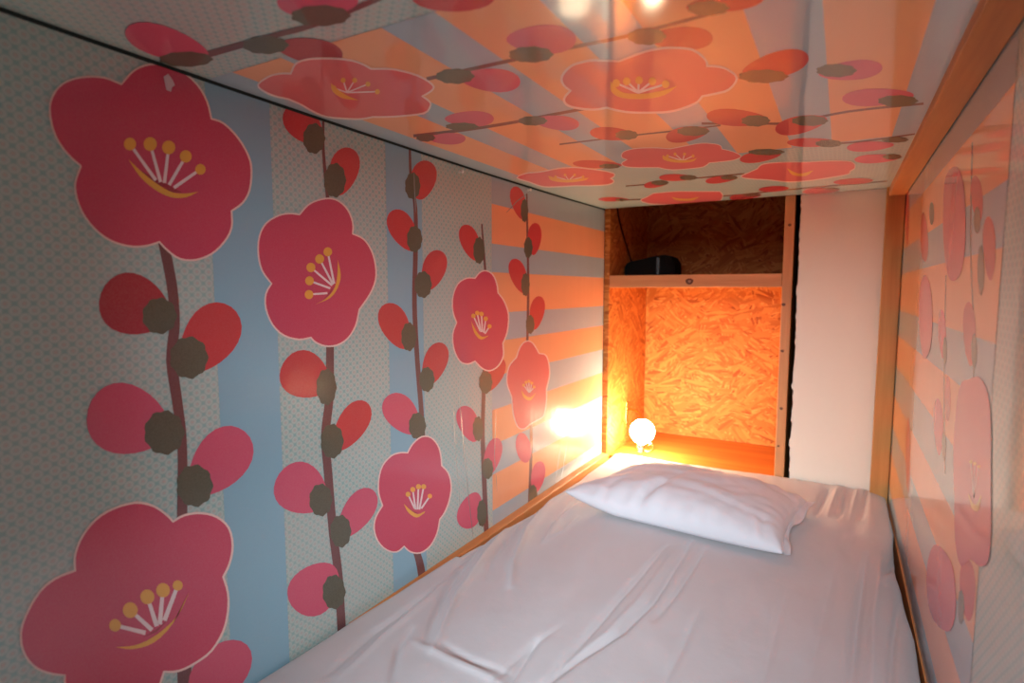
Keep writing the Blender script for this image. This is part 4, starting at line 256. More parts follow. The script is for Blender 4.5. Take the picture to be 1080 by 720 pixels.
["calyx",4,[-6657,8791,-6701,8825,-6743,8854,-6781,8897,-6827,8921,-6869,8917,-6912,8928,-6960,8939,-6987,8915,-7005,8884,-7038,8867,-7054,8834,-7039,8785,-7034,8744,-7034,8701,-7003,8656,-6963,8618,-6937,8574,-6899,8535,-6852,8520,-6810,8502,-6765,8474,-6725,8475,-6695,8494,-6657,8497,-6622,8508,-6616,8547,-6609,8582,-6589,8612,-6596,8656,-6625,8700,-6638,8744]],
["bud_red",3,[-4446,12786,-4487,12852,-4553,12896,-4642,12918,-4749,12917,-4868,12892,-4991,12844,-5109,12771,-5213,12676,-5296,12561,-5351,12433,-5376,12299,-5370,12169,-5336,12053,-5276,11960,-5198,11897,-5105,11869,-5004,11878,-4900,11923,-4796,11999,-4699,12101,-4611,12220,-4537,12348,-4480,12475,-4445,12594,-4433,12699]],
["calyx",4,[-4510,12878,-4544,12918,-4578,12952,-4603,13003,-4643,13031,-4691,13023,-4734,13033,-4782,13044,-4822,13011,-4854,12970,-4898,12947,-4930,12904,-4933,12843,-4945,12791,-4964,12735,-4949,12680,-4921,12635,-4910,12581,-4886,12533,-4840,12517,-4801,12497,-4763,12464,-4718,12468,-4678,12495,-4634,12500,-4590,12517,-4567,12568,-4545,12614,-4510,12654,-4499,12709,-4512,12764,-4509,12818]],
["bud_red",3,[-3353,15187,-3385,15275,-3440,15349,-3515,15407,-3606,15447,-3709,15466,-3815,15459,-3919,15424,-4012,15358,-4087,15261,-4139,15139,-4164,14999,-4163,14851,-4137,14708,-4089,14582,-4023,14482,-3944,14417,-3857,14389,-3766,14401,-3675,14447,-3589,14524,-3510,14624,-3444,14737,-3392,14857,-3358,14975,-3344,15086]],
["calyx",4,[-3303,15218,-3332,15279,-3362,15331,-3384,15405,-3420,15450,-3463,15452,-3502,15474,-3545,15501,-3581,15466,-3611,15419,-3650,15398,-3679,15348,-3683,15268,-3694,15201,-3712,15132,-3699,15056,-3674,14990,-3665,14916,-3644,14848,-3603,14817,-3568,14782,-3534,14731,-3494,14726,-3458,14752,-3419,14749,-3379,14762,-3358,14823,-3337,14878,-3306,14923,-3295,14992,-3306,15068,-3302,15139]],
["bud_red",3,[-4119,15541,-4152,15643,-4206,15751,-4278,15861,-4365,15969,-4461,16068,-4562,16148,-4658,16200,-4744,16216,-4812,16190,-4856,16121,-4874,16014,-4866,15877,-4833,15724,-4780,15569,-4711,15425,-4632,15303,-4547,15210,-4461,15151,-4378,15124,-4301,15128,-4234,15159,-4178,15210,-4137,15277,-4112,15356,-4105,15445]],
["calyx",4,[-4118,15593,-4152,15657,-4187,15711,-4213,15787,-4254,15835,-4300,15836,-4343,15859,-4390,15886,-4428,15850,-4457,15800,-4499,15779,-4528,15726,-4528,15642,-4538,15573,-4553,15500,-4536,15421,-4507,15353,-4494,15276,-4468,15205,-4423,15173,-4384,15137,-4346,15084,-4302,15079,-4264,15106,-4222,15104,-4180,15118,-4160,15181,-4140,15239,-4108,15285,-4100,15358,-4115,15437,-4114,15511]],
["bud_red",3,[-2423,15747,-2447,15850,-2494,15956,-2562,16064,-2648,16169,-2747,16265,-2853,16341,-2959,16390,-3058,16403,-3141,16374,-3204,16302,-3242,16192,-3253,16054,-3237,15900,-3198,15746,-3138,15603,-3063,15483,-2977,15393,-2885,15336,-2791,15313,-2700,15321,-2616,15355,-2542,15410,-2484,15480,-2442,15561,-2422,15651]],
["calyx",4,[-2412,15765,-2436,15818,-2462,15864,-2477,15928,-2508,15967,-2549,15965,-2585,15983,-2624,16004,-2661,15970,-2693,15926,-2732,15905,-2764,15858,-2773,15785,-2789,15724,-2811,15661,-2804,15593,-2785,15535,-2782,15468,-2767,15408,-2730,15382,-2699,15353,-2671,15308,-2632,15306,-2595,15332,-2558,15332,-2519,15346,-2494,15403,-2470,15454,-2437,15497,-2422,15561,-2427,15629,-2418,15694]],
["bud_red",3,[-6014,17980,-6056,18062,-6121,18128,-6206,18177,-6308,18207,-6420,18216,-6535,18199,-6644,18156,-6740,18084,-6814,17986,-6861,17864,-6879,17727,-6868,17585,-6830,17449,-6770,17330,-6691,17239,-6601,17182,-6503,17162,-6405,17181,-6309,17234,-6220,17317,-6142,17420,-6078,17536,-6030,17657,-6002,17774,-5996,17883]],
["calyx",4,[-6092,18055,-6124,18108,-6157,18153,-6183,18216,-6219,18255,-6258,18256,-6294,18275,-6335,18297,-6363,18266,-6385,18226,-6418,18207,-6439,18164,-6434,18094,-6438,18037,-6447,17977,-6428,17911,-6400,17854,-6385,17789,-6359,17730,-6320,17703,-6285,17673,-6250,17628,-6214,17624,-6184,17646,-6148,17645,-6114,17656,-6101,17710,-6088,17758,-6065,17798,-6063,17859,-6080,17925,-6084,17987]],
["bud_red",3,[-1223,13400,-1241,13506,-1281,13616,-1344,13728,-1425,13837,-1520,13936,-1625,14015,-1731,14066,-1833,14078,-1922,14045,-1992,13968,-2038,13852,-2058,13706,-2051,13545,-2020,13383,-1967,13236,-1897,13112,-1815,13021,-1724,12965,-1629,12943,-1536,12953,-1448,12990,-1369,13048,-1304,13121,-1257,13206,-1229,13300]],
["calyx",4,[-1138,13260,-1168,13304,-1201,13340,-1215,13399,-1259,13426,-1326,13408,-1380,13412,-1440,13417,-1506,13369,-1565,13312,-1632,13275,-1691,13215,-1717,13138,-1753,13071,-1798,12998,-1798,12933,-1778,12883,-1783,12817,-1768,12763,-1712,12752,-1667,12735,-1629,12701,-1567,12715,-1503,12755,-1443,12770,-1378,12799,-1328,12866,-1282,12926,-1221,12982,-1186,13052,-1183,13119,-1159,13187]],
["bud_red",3,[-156,12939,-170,13008,-208,13061,-270,13099,-352,13118,-450,13118,-558,13097,-668,13051,-775,12982,-870,12891,-947,12781,-1003,12660,-1034,12537,-1039,12421,-1018,12322,-974,12248,-910,12205,-829,12195,-735,12218,-635,12271,-532,12349,-433,12444,-342,12549,-265,12657,-206,12761,-169,12856]],
["calyx",4,[-114,13049,-131,13105,-152,13152,-158,13221,-186,13261,-231,13257,-267,13275,-307,13296,-353,13258,-395,13209,-442,13185,-484,13133,-506,13055,-533,12989,-567,12920,-570,12848,-558,12787,-565,12717,-557,12653,-521,12628,-492,12598,-468,12553,-426,12553,-382,12581,-341,12584,-297,12600,-260,12661,-227,12717,-183,12763,-157,12832,-151,12904,-131,12973]],
["bud_pink",3,[756,13672,751,13760,724,13843,676,13920,609,13987,527,14039,434,14071,335,14077,238,14050,147,13991,70,13899,10,13782,-28,13648,-42,13510,-33,13379,-1,13268,51,13183,120,13130,202,13110,293,13123,387,13164,479,13227,565,13306,640,13394,698,13487,738,13580]],
["calyx",4,[970,13356,957,13395,941,13428,940,13478,916,13505,873,13496,841,13504,805,13514,760,13480,717,13438,672,13413,629,13369,604,13308,574,13255,538,13199,530,13144,536,13099,525,13045,528,12998,560,12983,585,12965,605,12933,644,12938,687,12966,726,12973,769,12991,807,13043,843,13089,887,13131,916,13186,926,13241,949,13296]],
["bud_pink",3,[951,15096,947,15195,919,15288,869,15372,798,15443,712,15496,614,15526,510,15525,407,15489,311,15415,229,15306,166,15170,125,15017,109,14861,117,14715,150,14591,204,14499,276,14444,362,14427,457,14447,557,14499,655,14576,746,14670,825,14774,888,14883,931,14991]],
["calyx",4,[990,15039,980,15091,968,15136,968,15199,950,15237,916,15236,890,15254,862,15275,825,15244,790,15202,753,15182,718,15138,697,15068,672,15010,641,14949,634,14883,638,14827,628,14763,629,14704,654,14678,674,14649,688,14605,720,14603,755,14626,786,14626,821,14638,852,14692,882,14741,918,14782,942,14843,952,14909,971,14971]],
["bud_red",3,[586,18112,575,18265,528,18401,447,18507,339,18573,213,18593,79,18564,-50,18489,-164,18373,-252,18229,-307,18068,-325,17906,-306,17755,-251,17628,-167,17533,-60,17478,61,17464,187,17494,308,17564,416,17669,503,17802,561,17953]],
["bud_red",3,[-1435,18318,-1461,18477,-1518,18618,-1600,18731,-1702,18805,-1814,18831,-1929,18808,-2034,18737,-2121,18624,-2182,18480,-2213,18318,-2211,18153,-2178,17997,-2117,17864,-2033,17763,-1933,17700,-1826,17680,-1719,17704,-1620,17770,-1537,17872,-1475,18004,-1440,18157]],
["bud_red",3,[-177,19433,-191,19556,-232,19678,-298,19796,-387,19904,-475,19980,-987,19980,-1049,19903,-1113,19753,-1149,19575,-1155,19385,-1132,19202,-1082,19039,-1010,18909,-919,18820,-815,18776,-704,18774,-590,18810,-481,18877,-381,18967,-297,19073,-233,19189,-192,19310]],
["calyx",4,[-189,19300,-206,19345,-225,19382,-232,19438,-258,19467,-301,19458,-335,19468,-373,19480,-417,19442,-456,19396,-500,19369,-541,19321,-562,19253,-588,19194,-620,19132,-624,19071,-614,19021,-621,18960,-614,18907,-580,18890,-552,18869,-530,18832,-490,18837,-447,18868,-408,18874,-365,18895,-329,18952,-297,19003,-255,19049,-229,19111,-224,19173,-205,19234]],
["bud_red",3,[-2267,19290,-2293,19423,-2347,19562,-2425,19704,-2525,19844,-2640,19971,-2653,19980,-3200,19980,-3230,19892,-3246,19713,-3230,19513,-3187,19311,-3119,19125,-3032,18968,-2932,18850,-2823,18775,-2713,18743,-2605,18750,-2504,18791,-2416,18859,-2345,18947,-2294,19051,-2267,19166]],
["calyx",4,[-2271,19235,-2298,19281,-2326,19318,-2340,19377,-2376,19406,-2429,19393,-2473,19401,-2520,19410,-2571,19367,-2614,19315,-2666,19284,-2710,19229,-2729,19156,-2754,19092,-2788,19024,-2785,18960,-2767,18908,-2768,18843,-2754,18788,-2709,18773,-2673,18752,-2640,18716,-2591,18724,-2542,18760,-2494,18770,-2443,18794,-2406,18857,-2371,18914,-2324,18965,-2300,19033,-2300,19098,-2284,19164]],
["stem",2,[-6931,4516,-6804,4522,-6625,4530,-6432,4539,-6259,4547,-6110,4551,-5970,4554,-5833,4558,-5692,4562,-5561,4572,-5434,4585,-5289,4594,-5110,4594,-4868,4582,-4591,4562,-4336,4541,-4149,4524,-4041,4511,-3978,4498,-3944,4488,-3920,4481,-3887,4401,-3912,4407,-3941,4416,-3995,4426,-4098,4438,-4279,4453,-4528,4472,-4796,4489,-5029,4498,-5200,4497,-5337,4487,-5461,4474,-5590,4463,-5724,4454,-5853,4445,-5983,4437,-6122,4428,-6290,4419,-6476,4409,-6648,4399,-6771,4392]],
["stem",2,[-5004,6432,-4860,6433,-4657,6436,-4438,6439,-4242,6441,-4078,6442,-3925,6443,-3773,6444,-3613,6446,-3443,6447,-3267,6449,-3090,6452,-2915,6457,-2748,6467,-2583,6480,-2414,6491,-2233,6493,-2032,6482,-1820,6464,-1617,6444,-1439,6425,-1278,6405,-1129,6385,-1005,6366,-920,6354,-920,6273,-1004,6285,-1126,6302,-1273,6321,-1431,6338,-1606,6356,-1806,6375,-2014,6390,-2211,6399,-2388,6396,-2554,6384,-2716,6370,-2881,6359,-3053,6353,-3227,6349,-3400,6346,-3568,6344,-3725,6341,-3874,6339,-4023,6337,-4184,6334,-4376,6331,-4591,6327,-4789,6323,-4931,6320]],
["stem",2,[-2202,10362,-2042,10455,-1811,10591,-1565,10733,-1360,10846,-1225,10929,-1125,10998,-1021,11044,-876,11060,-681,11023,-462,10949,-233,10875,-5,10836,252,10846,532,10884,783,10927,955,10955,939,10823,769,10794,521,10750,244,10712,-11,10700,-238,10736,-464,10807,-680,10878,-871,10911,-1011,10896,-1112,10850,-1210,10783,-1343,10701,-1545,10589,-1788,10449,-2016,10316,-2173,10225]],
["stem",2,[-4895,10419,-4586,10434,-4152,10456,-3712,10479,-3370,10500,-3160,10519,-3015,10538,-2888,10556,-2735,10573,-2525,10587,-2291,10601,-2080,10612,-1936,10619,-1923,10523,-2065,10515,-2274,10503,-2506,10489,-2713,10473,-2864,10457,-2990,10438,-3133,10418,-3342,10398,-3679,10376,-4114,10352,-4544,10329,-4849,10312]],
["stem",2,[-6997,8569,-6778,8600,-6470,8645,-6135,8690,-5835,8720,-5568,8734,-5310,8739,-5075,8737,-4879,8733,-4742,8725,-4647,8712,-4554,8698,-4423,8684,-4219,8671,-3976,8658,-3753,8646,-3602,8638,-3553,8499,-3701,8505,-3920,8515,-4159,8526,-4359,8537,-4488,8549,-4579,8562,-4671,8574,-4804,8580,-4996,8583,-5225,8583,-5477,8577,-5737,8561,-6029,8529,-6356,8484,-6657,8438,-6871,8406]],
["stem",2,[-6333,18181,-6114,18237,-5806,18316,-5439,18412,-5041,18518,-4599,18656,-4107,18822,-3603,18967,-3128,19044,-2723,19024,-2360,18941,-1977,18840,-1515,18762,-887,18711,-167,18667,479,18633,909,18610,895,18394,470,18414,-169,18442,-880,18480,-1500,18525,-1956,18598,-2334,18694,-2691,18771,-3090,18788,-3557,18710,-4053,18566,-4539,18401,-4974,18264,-5366,18158,-5728,18063,-6032,17984,-6247,17928]],
["stem",2,[-3462,15365,-2824,15376,-2211,15385,-2192,15228,-2797,15215,-3428,15202]],
["stem",2,[-572,12848,-467,12910,-317,13003,-136,13090,67,13138,316,13125,601,13076,858,13019,1031,12983,1016,12855,845,12890,590,12944,308,12990,62,13001,-136,12954,-316,12867,-463,12776,-567,12714]],
["stem",2,[-5292,15564,-4776,15616,-4274,15666,-4236,15520,-4734,15468,-5244,15415]]],"R":[["grey",1,[7850,-7000,19950,-7000,19950,2840,7850,2840]],
["orange",1.5,[7850,1150,19950,1150,19950,2120,7850,2120]],
["orange",1.5,[7850,-570,19950,-570,19950,450,7850,450]],
["orange",1.5,[7850,-2170,19950,-2170,19950,-1290,7850,-1290]],
["orange",1.5,[7850,-3930,19950,-3930,19950,-3030,7850,-3030]],
["orange",1.5,[7850,-5660,19950,-5660,19950,-4710,7850,-4710]],
["bloom",6,[9748,-1338,9583,-1220,9370,-1168,9151,-1127,8928,-1074,8701,-1031,8496,-1016,8312,-1031,8144,-1069,8007,-1130,7905,-1219,7827,-1331,7763,-1449,7717,-1561,7682,-1680,7638,-1829,7565,-2038,7482,-2274,7427,-2473,7405,-2611,7409,-2717,7448,-2807,7535,-2887,7662,-2953,7803,-3012,7953,-3055,8121,-3090,8291,-3141,8458,-3242,8626,-3363,8793,-3439,8960,-3441,9123,-3389,9268,-3293,9381,-3141,9471,-2943,9564,-2742,9682,-2561,9803,-2376,9876,-2160,9886,-1878,9846,-1574]],
["filament",8,[8645,-2065,8495,-2245,8350,-2418,8309,-2404,8456,-2232,8608,-2055]],
["filament",8,[8429,-2031,8390,-2225,8350,-2418,8309,-2405,8351,-2214,8394,-2021]],
["filament",8,[8221,-2008,8285,-2210,8350,-2417,8309,-2405,8248,-2200,8188,-2000]],
["yellow",9,[8542,-2038,8548,-2048,8569,-2060,8602,-2072,8639,-2083,8675,-2088,8702,-2088,8713,-2083,8707,-2073,8686,-2060,8652,-2048,8614,-2038,8579,-2032,8553,-2032]],
["yellow",9,[8322,-2002,8328,-2013,8350,-2026,8385,-2040,8425,-2051,8463,-2057,8491,-2057,8504,-2051,8498,-2039,8474,-2026,8439,-2012,8398,-2001,8361,-1996,8334,-1996]],
["yellow",9,[8129,-1983,8134,-1993,8153,-2004,8182,-2016,8216,-2025,8248,-2030,8271,-2030,8282,-2025,8277,-2015,8257,-2003,8227,-1992,8193,-1983,8162,-1978,8139,-1978]],
["yellow",9,[8659,-2458,8571,-2499,8485,-2539,8389,-2557,8268,-2543,8141,-2508,8045,-2462,7999,-2403,7981,-2332,7962,-2261,8028,-2318,8095,-2377,8162,-2424,8225,-2453,8288,-2470,8361,-2479,8452,-2477,8554,-2468]],
["bloom",6,[12376,1872,12182,1948,11909,1970,11636,1959,11375,1923,11115,1859,10882,1768,10679,1650,10497,1509,10344,1346,10210,1147,10101,926,10040,727,10032,555,10070,399,10155,277,10305,201,10509,158,10725,140,10939,141,11164,170,11384,239,11597,367,11803,539,11984,724,12135,913,12257,1112,12343,1310,12410,1517,12439,1721]],
["bloom",6,[11509,-4662,11427,-4453,11238,-4231,10995,-4045,10698,-3910,10363,-3810,10049,-3740,9756,-3687,9480,-3660,9260,-3680,9089,-3765,8962,-3893,8903,-4028,8921,-4172,9007,-4331,9157,-4484,9405,-4632,9740,-4781,10084,-4910,10419,-5014,10758,-5090,11051,-5100,11284,-5013,11451,-4851]],
["bloom",6,[15064,-81,14948,105,14718,242,14445,309,14128,295,13778,219,13471,108,13211,-41,12985,-223,12830,-411,12747,-615,12728,-831,12796,-1012,12991,-1160,13287,-1280,13609,-1321,13952,-1246,14325,-1078,14640,-869,14871,-618,15027,-330]],
["bud_red",3,[9185,836,9262,851,9352,884,9454,934,9563,999,9672,1076,9774,1160,9858,1245,9915,1326,9937,1397,9921,1452,9868,1487,9783,1501,9676,1494,9556,1467,9435,1423,9322,1366,9223,1299,9144,1226,9085,1151,9047,1077,9029,1008,9029,947,9045,897,9077,860,9124,839]],
["calyx",4,[9110,862,9115,831,9123,804,9117,770,9132,745,9169,738,9195,722,9224,705,9268,713,9312,728,9355,730,9400,747,9434,781,9471,808,9515,836,9533,872,9536,906,9558,942,9566,977,9539,998,9519,1019,9508,1049,9471,1057,9426,1050,9389,1057,9347,1056,9303,1031,9264,1008,9218,992,9183,962,9166,927,9137,896]],
["bud_red",3,[8313,106,8380,117,8457,150,8542,202,8632,271,8721,354,8802,447,8867,543,8908,636,8920,719,8900,786,8849,834,8773,859,8679,860,8576,839,8474,798,8380,739,8300,668,8237,588,8192,502,8166,416,8156,333,8162,258,8182,195,8214,147,8258,116]],
["calyx",4,[8674,233,8669,178,8669,128,8654,68,8661,22,8693,3,8712,-29,8732,-65,8775,-56,8818,-37,8857,-40,8902,-17,8943,38,8983,81,9030,123,9057,185,9070,245,9100,306,9117,368,9099,410,9087,452,9086,507,9055,528,9012,523,8981,541,8943,547,8896,508,8854,473,8808,451,8768,402,8742,341,8708,290]],
["bud_red",3,[14442,578,14640,600,14851,653,15058,733,15247,837,15405,960,15524,1093,15601,1228,15635,1357,15630,1471,15589,1564,15518,1629,15417,1664,15291,1665,15141,1633,14972,1571,14791,1482,14606,1373,14430,1251,14275,1123,14152,996,14071,877,14041,772,14066,686,14144,623,14273,586]],
["calyx",4,[13498,1441,13504,1401,13517,1366,13504,1321,13529,1290,13590,1282,13633,1263,13679,1241,13754,1255,13828,1276,13900,1282,13977,1306,14036,1352,14098,1390,14173,1429,14206,1478,14213,1523,14251,1571,14266,1618,14222,1644,14191,1672,14173,1710,14111,1719,14034,1707,13974,1714,13903,1711,13829,1675,13761,1643,13684,1619,13625,1577,13594,1530,13545,1487]],
["bud_red",3,[9080,-949,9162,-947,9257,-923,9362,-877,9473,-812,9583,-731,9682,-638,9762,-538,9813,-439,9827,-345,9801,-265,9736,-204,9641,-164,9524,-149,9397,-158,9271,-190,9156,-242,9058,-311,8981,-393,8927,-482,8896,-576,8885,-668,8893,-754,8918,-828,8958,-888,9012,-929]],
["calyx",4,[8752,-727,8751,-767,8754,-803,8744,-845,8752,-879,8780,-895,8798,-920,8818,-948,8854,-946,8890,-936,8924,-942,8961,-931,8993,-895,9025,-868,9063,-842,9083,-800,9091,-758,9113,-718,9124,-675,9107,-644,9095,-612,9091,-572,9063,-554,9027,-554,9000,-538,8967,-529,8929,-553,8894,-573,8856,-584,8825,-615,8806,-656,8779,-690]],
["bud_red",3,[8146,-3823,8228,-3855,8320,-3871,8420,-3869,8525,-3851,8627,-3816,8717,-3766,8787,-3700,8827,-3623,8831,-3537,8796,-3447,8724,-3360,8625,-3283,8506,-3221,8381,-3178,8259,-3159,8150,-3163,8060,-3190,7993,-3239,7949,-3304,7927,-3382,7925,-3468,7942,-3555,7973,-3638,8019,-3713,8076,-3775]],
["calyx",4,[8425,-3790,8426,-3832,8431,-3871,8421,-3911,8433,-3951,8465,-3982,8486,-4017,8509,-4056,8549,-4071,8589,-4077,8628,-4099,8669,-4104,8703,-4081,8738,-4067,8779,-4057,8799,-4021,8806,-3980,8829,-3947,8839,-3906,8818,-3864,8803,-3825,8796,-3780,8764,-3748,8723,-3731,8692,-3702,8655,-3678,8613,-3685,8576,-3691,8534,-3685,8500,-3704,8481,-3739,8453,-3762]],
["bud_pink",3,[9121,-4188,9218,-4226,9328,-4245,9445,-4244,9557,-4222,9655,-4180,9731,-4121,9776,-4051,9786,-3975,9760,-3900,9701,-3834,9614,-3782,9509,-3748,9394,-3734,9280,-3742,9175,-3768,9086,-3812,9021,-3869,8982,-3934,8974,-4004,8995,-4073,9045,-4136]],
["bud_pink",3,[11308,-1083,11390,-1081,11487,-1057,11596,-1012,11712,-950,11828,-872,11936,-783,12024,-689,12084,-594,12107,-505,12090,-428,12034,-369,11945,-330,11831,-314,11704,-321,11575,-351,11454,-401,11348,-467,11262,-546,11199,-634,11158,-724,11138,-814,11138,-897,11156,-969,11191,-1026,11241,-1065]],
["calyx",4,[10973,-931,10969,-973,10970,-1011,10956,-1055,10963,-1092,10993,-1109,11011,-1136,11031,-1165,11070,-1163,11110,-1153,11147,-1159,11189,-1146,11225,-1109,11262,-1080,11305,-1053,11329,-1009,11340,-965,11367,-922,11382,-877,11365,-844,11355,-811,11353,-769,11324,-749,11284,-748,11256,-731,11221,-722,11178,-747,11139,-768,11096,-780,11059,-812,11036,-856,11004,-891]],
["bud_pink",3,[11029,-2587,11127,-2600,11242,-2589,11371,-2557,11508,-2505,11646,-2434,11772,-2349,11875,-2253,11942,-2151,11965,-2050,11940,-1956,11867,-1876,11755,-1815,11616,-1777,11462,-1765,11308,-1778,11166,-1816,11043,-1875,10945,-1953,10874,-2043,10831,-2142,10812,-2242,10816,-2339,10841,-2426,10886,-2498,10948,-2553]],
["calyx",4,[10462,-2300,10460,-2341,10462,-2379,10449,-2420,10458,-2457,10488,-2479,10507,-2507,10528,-2540,10568,-2544,10608,-2539,10645,-2551,10686,-2545,10722,-2513,10758,-2491,10801,-2470,10823,-2430,10833,-2389,10859,-2351,10872,-2308,10854,-2273,10842,-2238,10839,-2196,10809,-2173,10770,-2166,10740,-2145,10704,-2131,10662,-2149,10623,-2164,10581,-2169,10545,-2196,10523,-2236,10492,-2266]],
["bud_red",3,[18510,1148,18702,1201,18937,1337,19196,1548,19461,1819,19708,2130,19914,2454,19950,2529,19950,2840,19115,2840,18892,2595,18665,2293,18482,1991,18356,1711,18293,1471,18299,1290,18373,1179]],
["bud_red",3,[14856,-4403,14992,-4411,15156,-4360,15336,-4251,15518,-4093,15685,-3896,15823,-3677,15919,-3454,15964,-3249,15954,-3080,15889,-2961,15776,-2903,15626,-2909,15453,-2978,15272,-3101,15098,-3266,14943,-3461,14819,-3669,14734,-3874,14694,-4063,14702,-4222,14757,-4338]],
["bud_red",3,[10470,-1929,10544,-1930,10624,-1905,10704,-1856,10777,-1785,10837,-1699,10877,-1605,10895,-1511,10889,-1425,10859,-1356,10808,-1307,10741,-1285,10665,-1289,10584,-1318,10506,-1371,10437,-1442,10382,-1526,10345,-1615,10329,-1704,10334,-1786,10361,-1854,10407,-1903]],
["stem",2,[10088,2007,10028,1749,9944,1384,9834,972,9697,576,9504,199,9273,-176,9064,-532,8928,-861,8887,-1194,8906,-1538,8948,-1847,8975,-2066,8889,-2046,8863,-1829,8822,-1524,8804,-1183,8844,-852,8977,-526,9183,-174,9409,198,9598,570,9733,961,9840,1367,9922,1729,9982,1984]],
["stem",2,[11637,245,11548,-61,11422,-495,11276,-968,11124,-1394,10947,-1787,10749,-2175,10571,-2505,10450,-2730,10354,-2702,10472,-2479,10647,-2152,10841,-1768,11015,-1380,11164,-958,11308,-490,11431,-60,11519,242]]],"creases":[[0.005,1.0766,-0.2376,1.0783,-0.2547,1.08,-0.2718,1.0816,-0.2889,1.0833,-0.306,1.085,-0.3231,1.0867,-0.3402,1.0897,-0.3601,1.0927,-0.38,1.0958,-0.3999,1.0988,-0.4197,1.1018,-0.4396,1.1048,-0.4595,1.1093,-0.4847,1.1138,-0.5099,1.1183,-0.535,1.1228,-0.5602,1.1272,-0.5854,1.1317,-0.6106],
[0.003,1.0537,-0.2668,1.0547,-0.2854,1.0556,-0.3041,1.0566,-0.3227,1.0575,-0.3414,1.0585,-0.36,1.0594,-0.3786,1.0623,-0.4022,1.0651,-0.4257,1.0679,-0.4492,1.0708,-0.4727,1.0736,-0.4962,1.0765,-0.5197],
[0.003,1.6407,-0.4828,1.6362,-0.494,1.6316,-0.5052,1.6271,-0.5163,1.6226,-0.5275,1.618,-0.5387,1.6135,-0.5499,1.6102,-0.5602,1.6069,-0.5705,1.6036,-0.5808,1.6003,-0.5911,1.5969,-0.6014,1.5936,-0.6117],
[0.003,1.6849,-0.4931,1.6802,-0.5055,1.6755,-0.518,1.6708,-0.5304,1.6661,-0.5429,1.6614,-0.5553,1.6568,-0.5678,1.6533,-0.5762,1.6498,-0.5846,1.6464,-0.593,1.6429,-0.6014,1.6394,-0.6098,1.636,-0.6182],
[0.003,1.2402,-0.3003,1.2385,-0.3206,1.2369,-0.3409,1.2352,-0.3611,1.2336,-0.3814,1.2319,-0.4017,1.2303,-0.422,1.2325,-0.4394,1.2348,-0.4568,1.2371,-0.4742,1.2393,-0.4916,1.2416,-0.509,1.2439,-0.5264],
[0.003,0.9249,0.2388,0.9253,0.231,0.9256,0.2233,0.9259,0.2156,0.9262,0.2078,0.9265,0.2001,0.9268,0.1923,0.9272,0.1861,0.9275,0.1799,0.9279,0.1736,0.9282,0.1674,0.9286,0.1612,0.9289,0.1549],
[0.003,1.2892,0.1959,1.2991,0.2024,1.309,0.2089,1.319,0.2154,1.3289,0.2218,1.3388,0.2283,1.3487,0.2348,1.3584,0.2395,1.3681,0.2441,1.3777,0.2488,1.3874,0.2534,1.3971,0.2581,1.4068,0.2628]]}''')     # printed shapes, tenths of a millimetre in the plane of each panel
FOLDS = json.loads(r'''[[-8,13,[-0.333,1.317,-0.345,1.099,-0.354,0.942,-0.364,0.802,-0.366,0.725]],[-11,13,[-0.286,1.374,-0.291,1.059,-0.311,0.93,-0.346,0.826,-0.373,0.709]],[4,14,[-0.309,1.302,-0.313,1.054,-0.33,0.91,-0.356,0.807]],[-7,12,[-0.25,1.347,-0.259,1.114,-0.27,0.994]],[-4,16,[-0.207,1.088,-0.209,0.859,-0.206,0.793]],[-8,12,[-0.428,0.838,-0.419,0.754,-0.41,0.688]],[-3,12,[-0.408,0.891,-0.43,0.8,-0.44,0.683]],[-8,13,[-0.714,1.088,-0.659,0.885,-0.621,0.793,-0.586,0.732]],[9,13,[-0.693,1.166,-0.629,0.882,-0.588,0.778,-0.563,0.716]],[-7,14,[-0.687,0.873,-0.685,0.774,-0.688,0.711,-0.67,0.587]],[6,14,[-0.685,0.954,-0.666,0.778,-0.663,0.712,-0.648,0.6]],[-6,12,[-0.637,0.757,-0.618,0.699,-0.575,0.63]],[4,15,[-0.612,0.726,-0.541,0.72,-0.445,0.713,-0.403,0.704]],[-4,12,[-0.566,0.746,-0.491,0.732,-0.423,0.734]],[14,18,[-0.688,1.635,-0.686,1.414,-0.657,1.225,-0.601,1.055,-0.556,0.965]],[8,14,[-0.622,1.467,-0.617,1.33,-0.588,1.172]],[-6,13,[-0.711,1.417,-0.691,1.232,-0.659,1.075,-0.62,0.972]],[9,11,[-0.712,1.22,-0.669,1.042,-0.644,0.941]],[-7,10,[-0.724,1.167,-0.706,1.048,-0.696,0.957]],[3,14,[-0.582,1.372,-0.577,1.271,-0.593,1.198]],[-10,16,[0.075,1.5,0.052,1.196,0.039,0.981,0.036,0.921]],[7,16,[0.107,1.54,0.078,1.21,0.063,0.947]],[-8,12,[0.123,1.308,0.101,1.125,0.087,0.961]],[-11,12,[0.169,1.751,0.133,1.556,0.109,1.413]],[6,12,[0.141,1.506,0.096,1.338]],[-4,20,[0.012,1.382,-0.01,1.062,-0.019,0.9]],[-4,18,[-0.07,1.243,-0.076,1.024,-0.079,0.866]],[-5,14,[-0.011,1.933,-0.035,1.685]],[-5,14,[0.039,1.981,0.018,1.693]],[-4,14,[0.094,2.012,0.069,1.708]],[4,12,[0.014,1.967,-0.008,1.693]],[4,12,[0.067,1.997,0.044,1.694]],[-6,12,[-0.651,1.687,-0.631,1.421,-0.623,1.313]]]''')     # sheet creases: height mm, width mm, polyline in metres
XL, XR = -0.757, 0.145

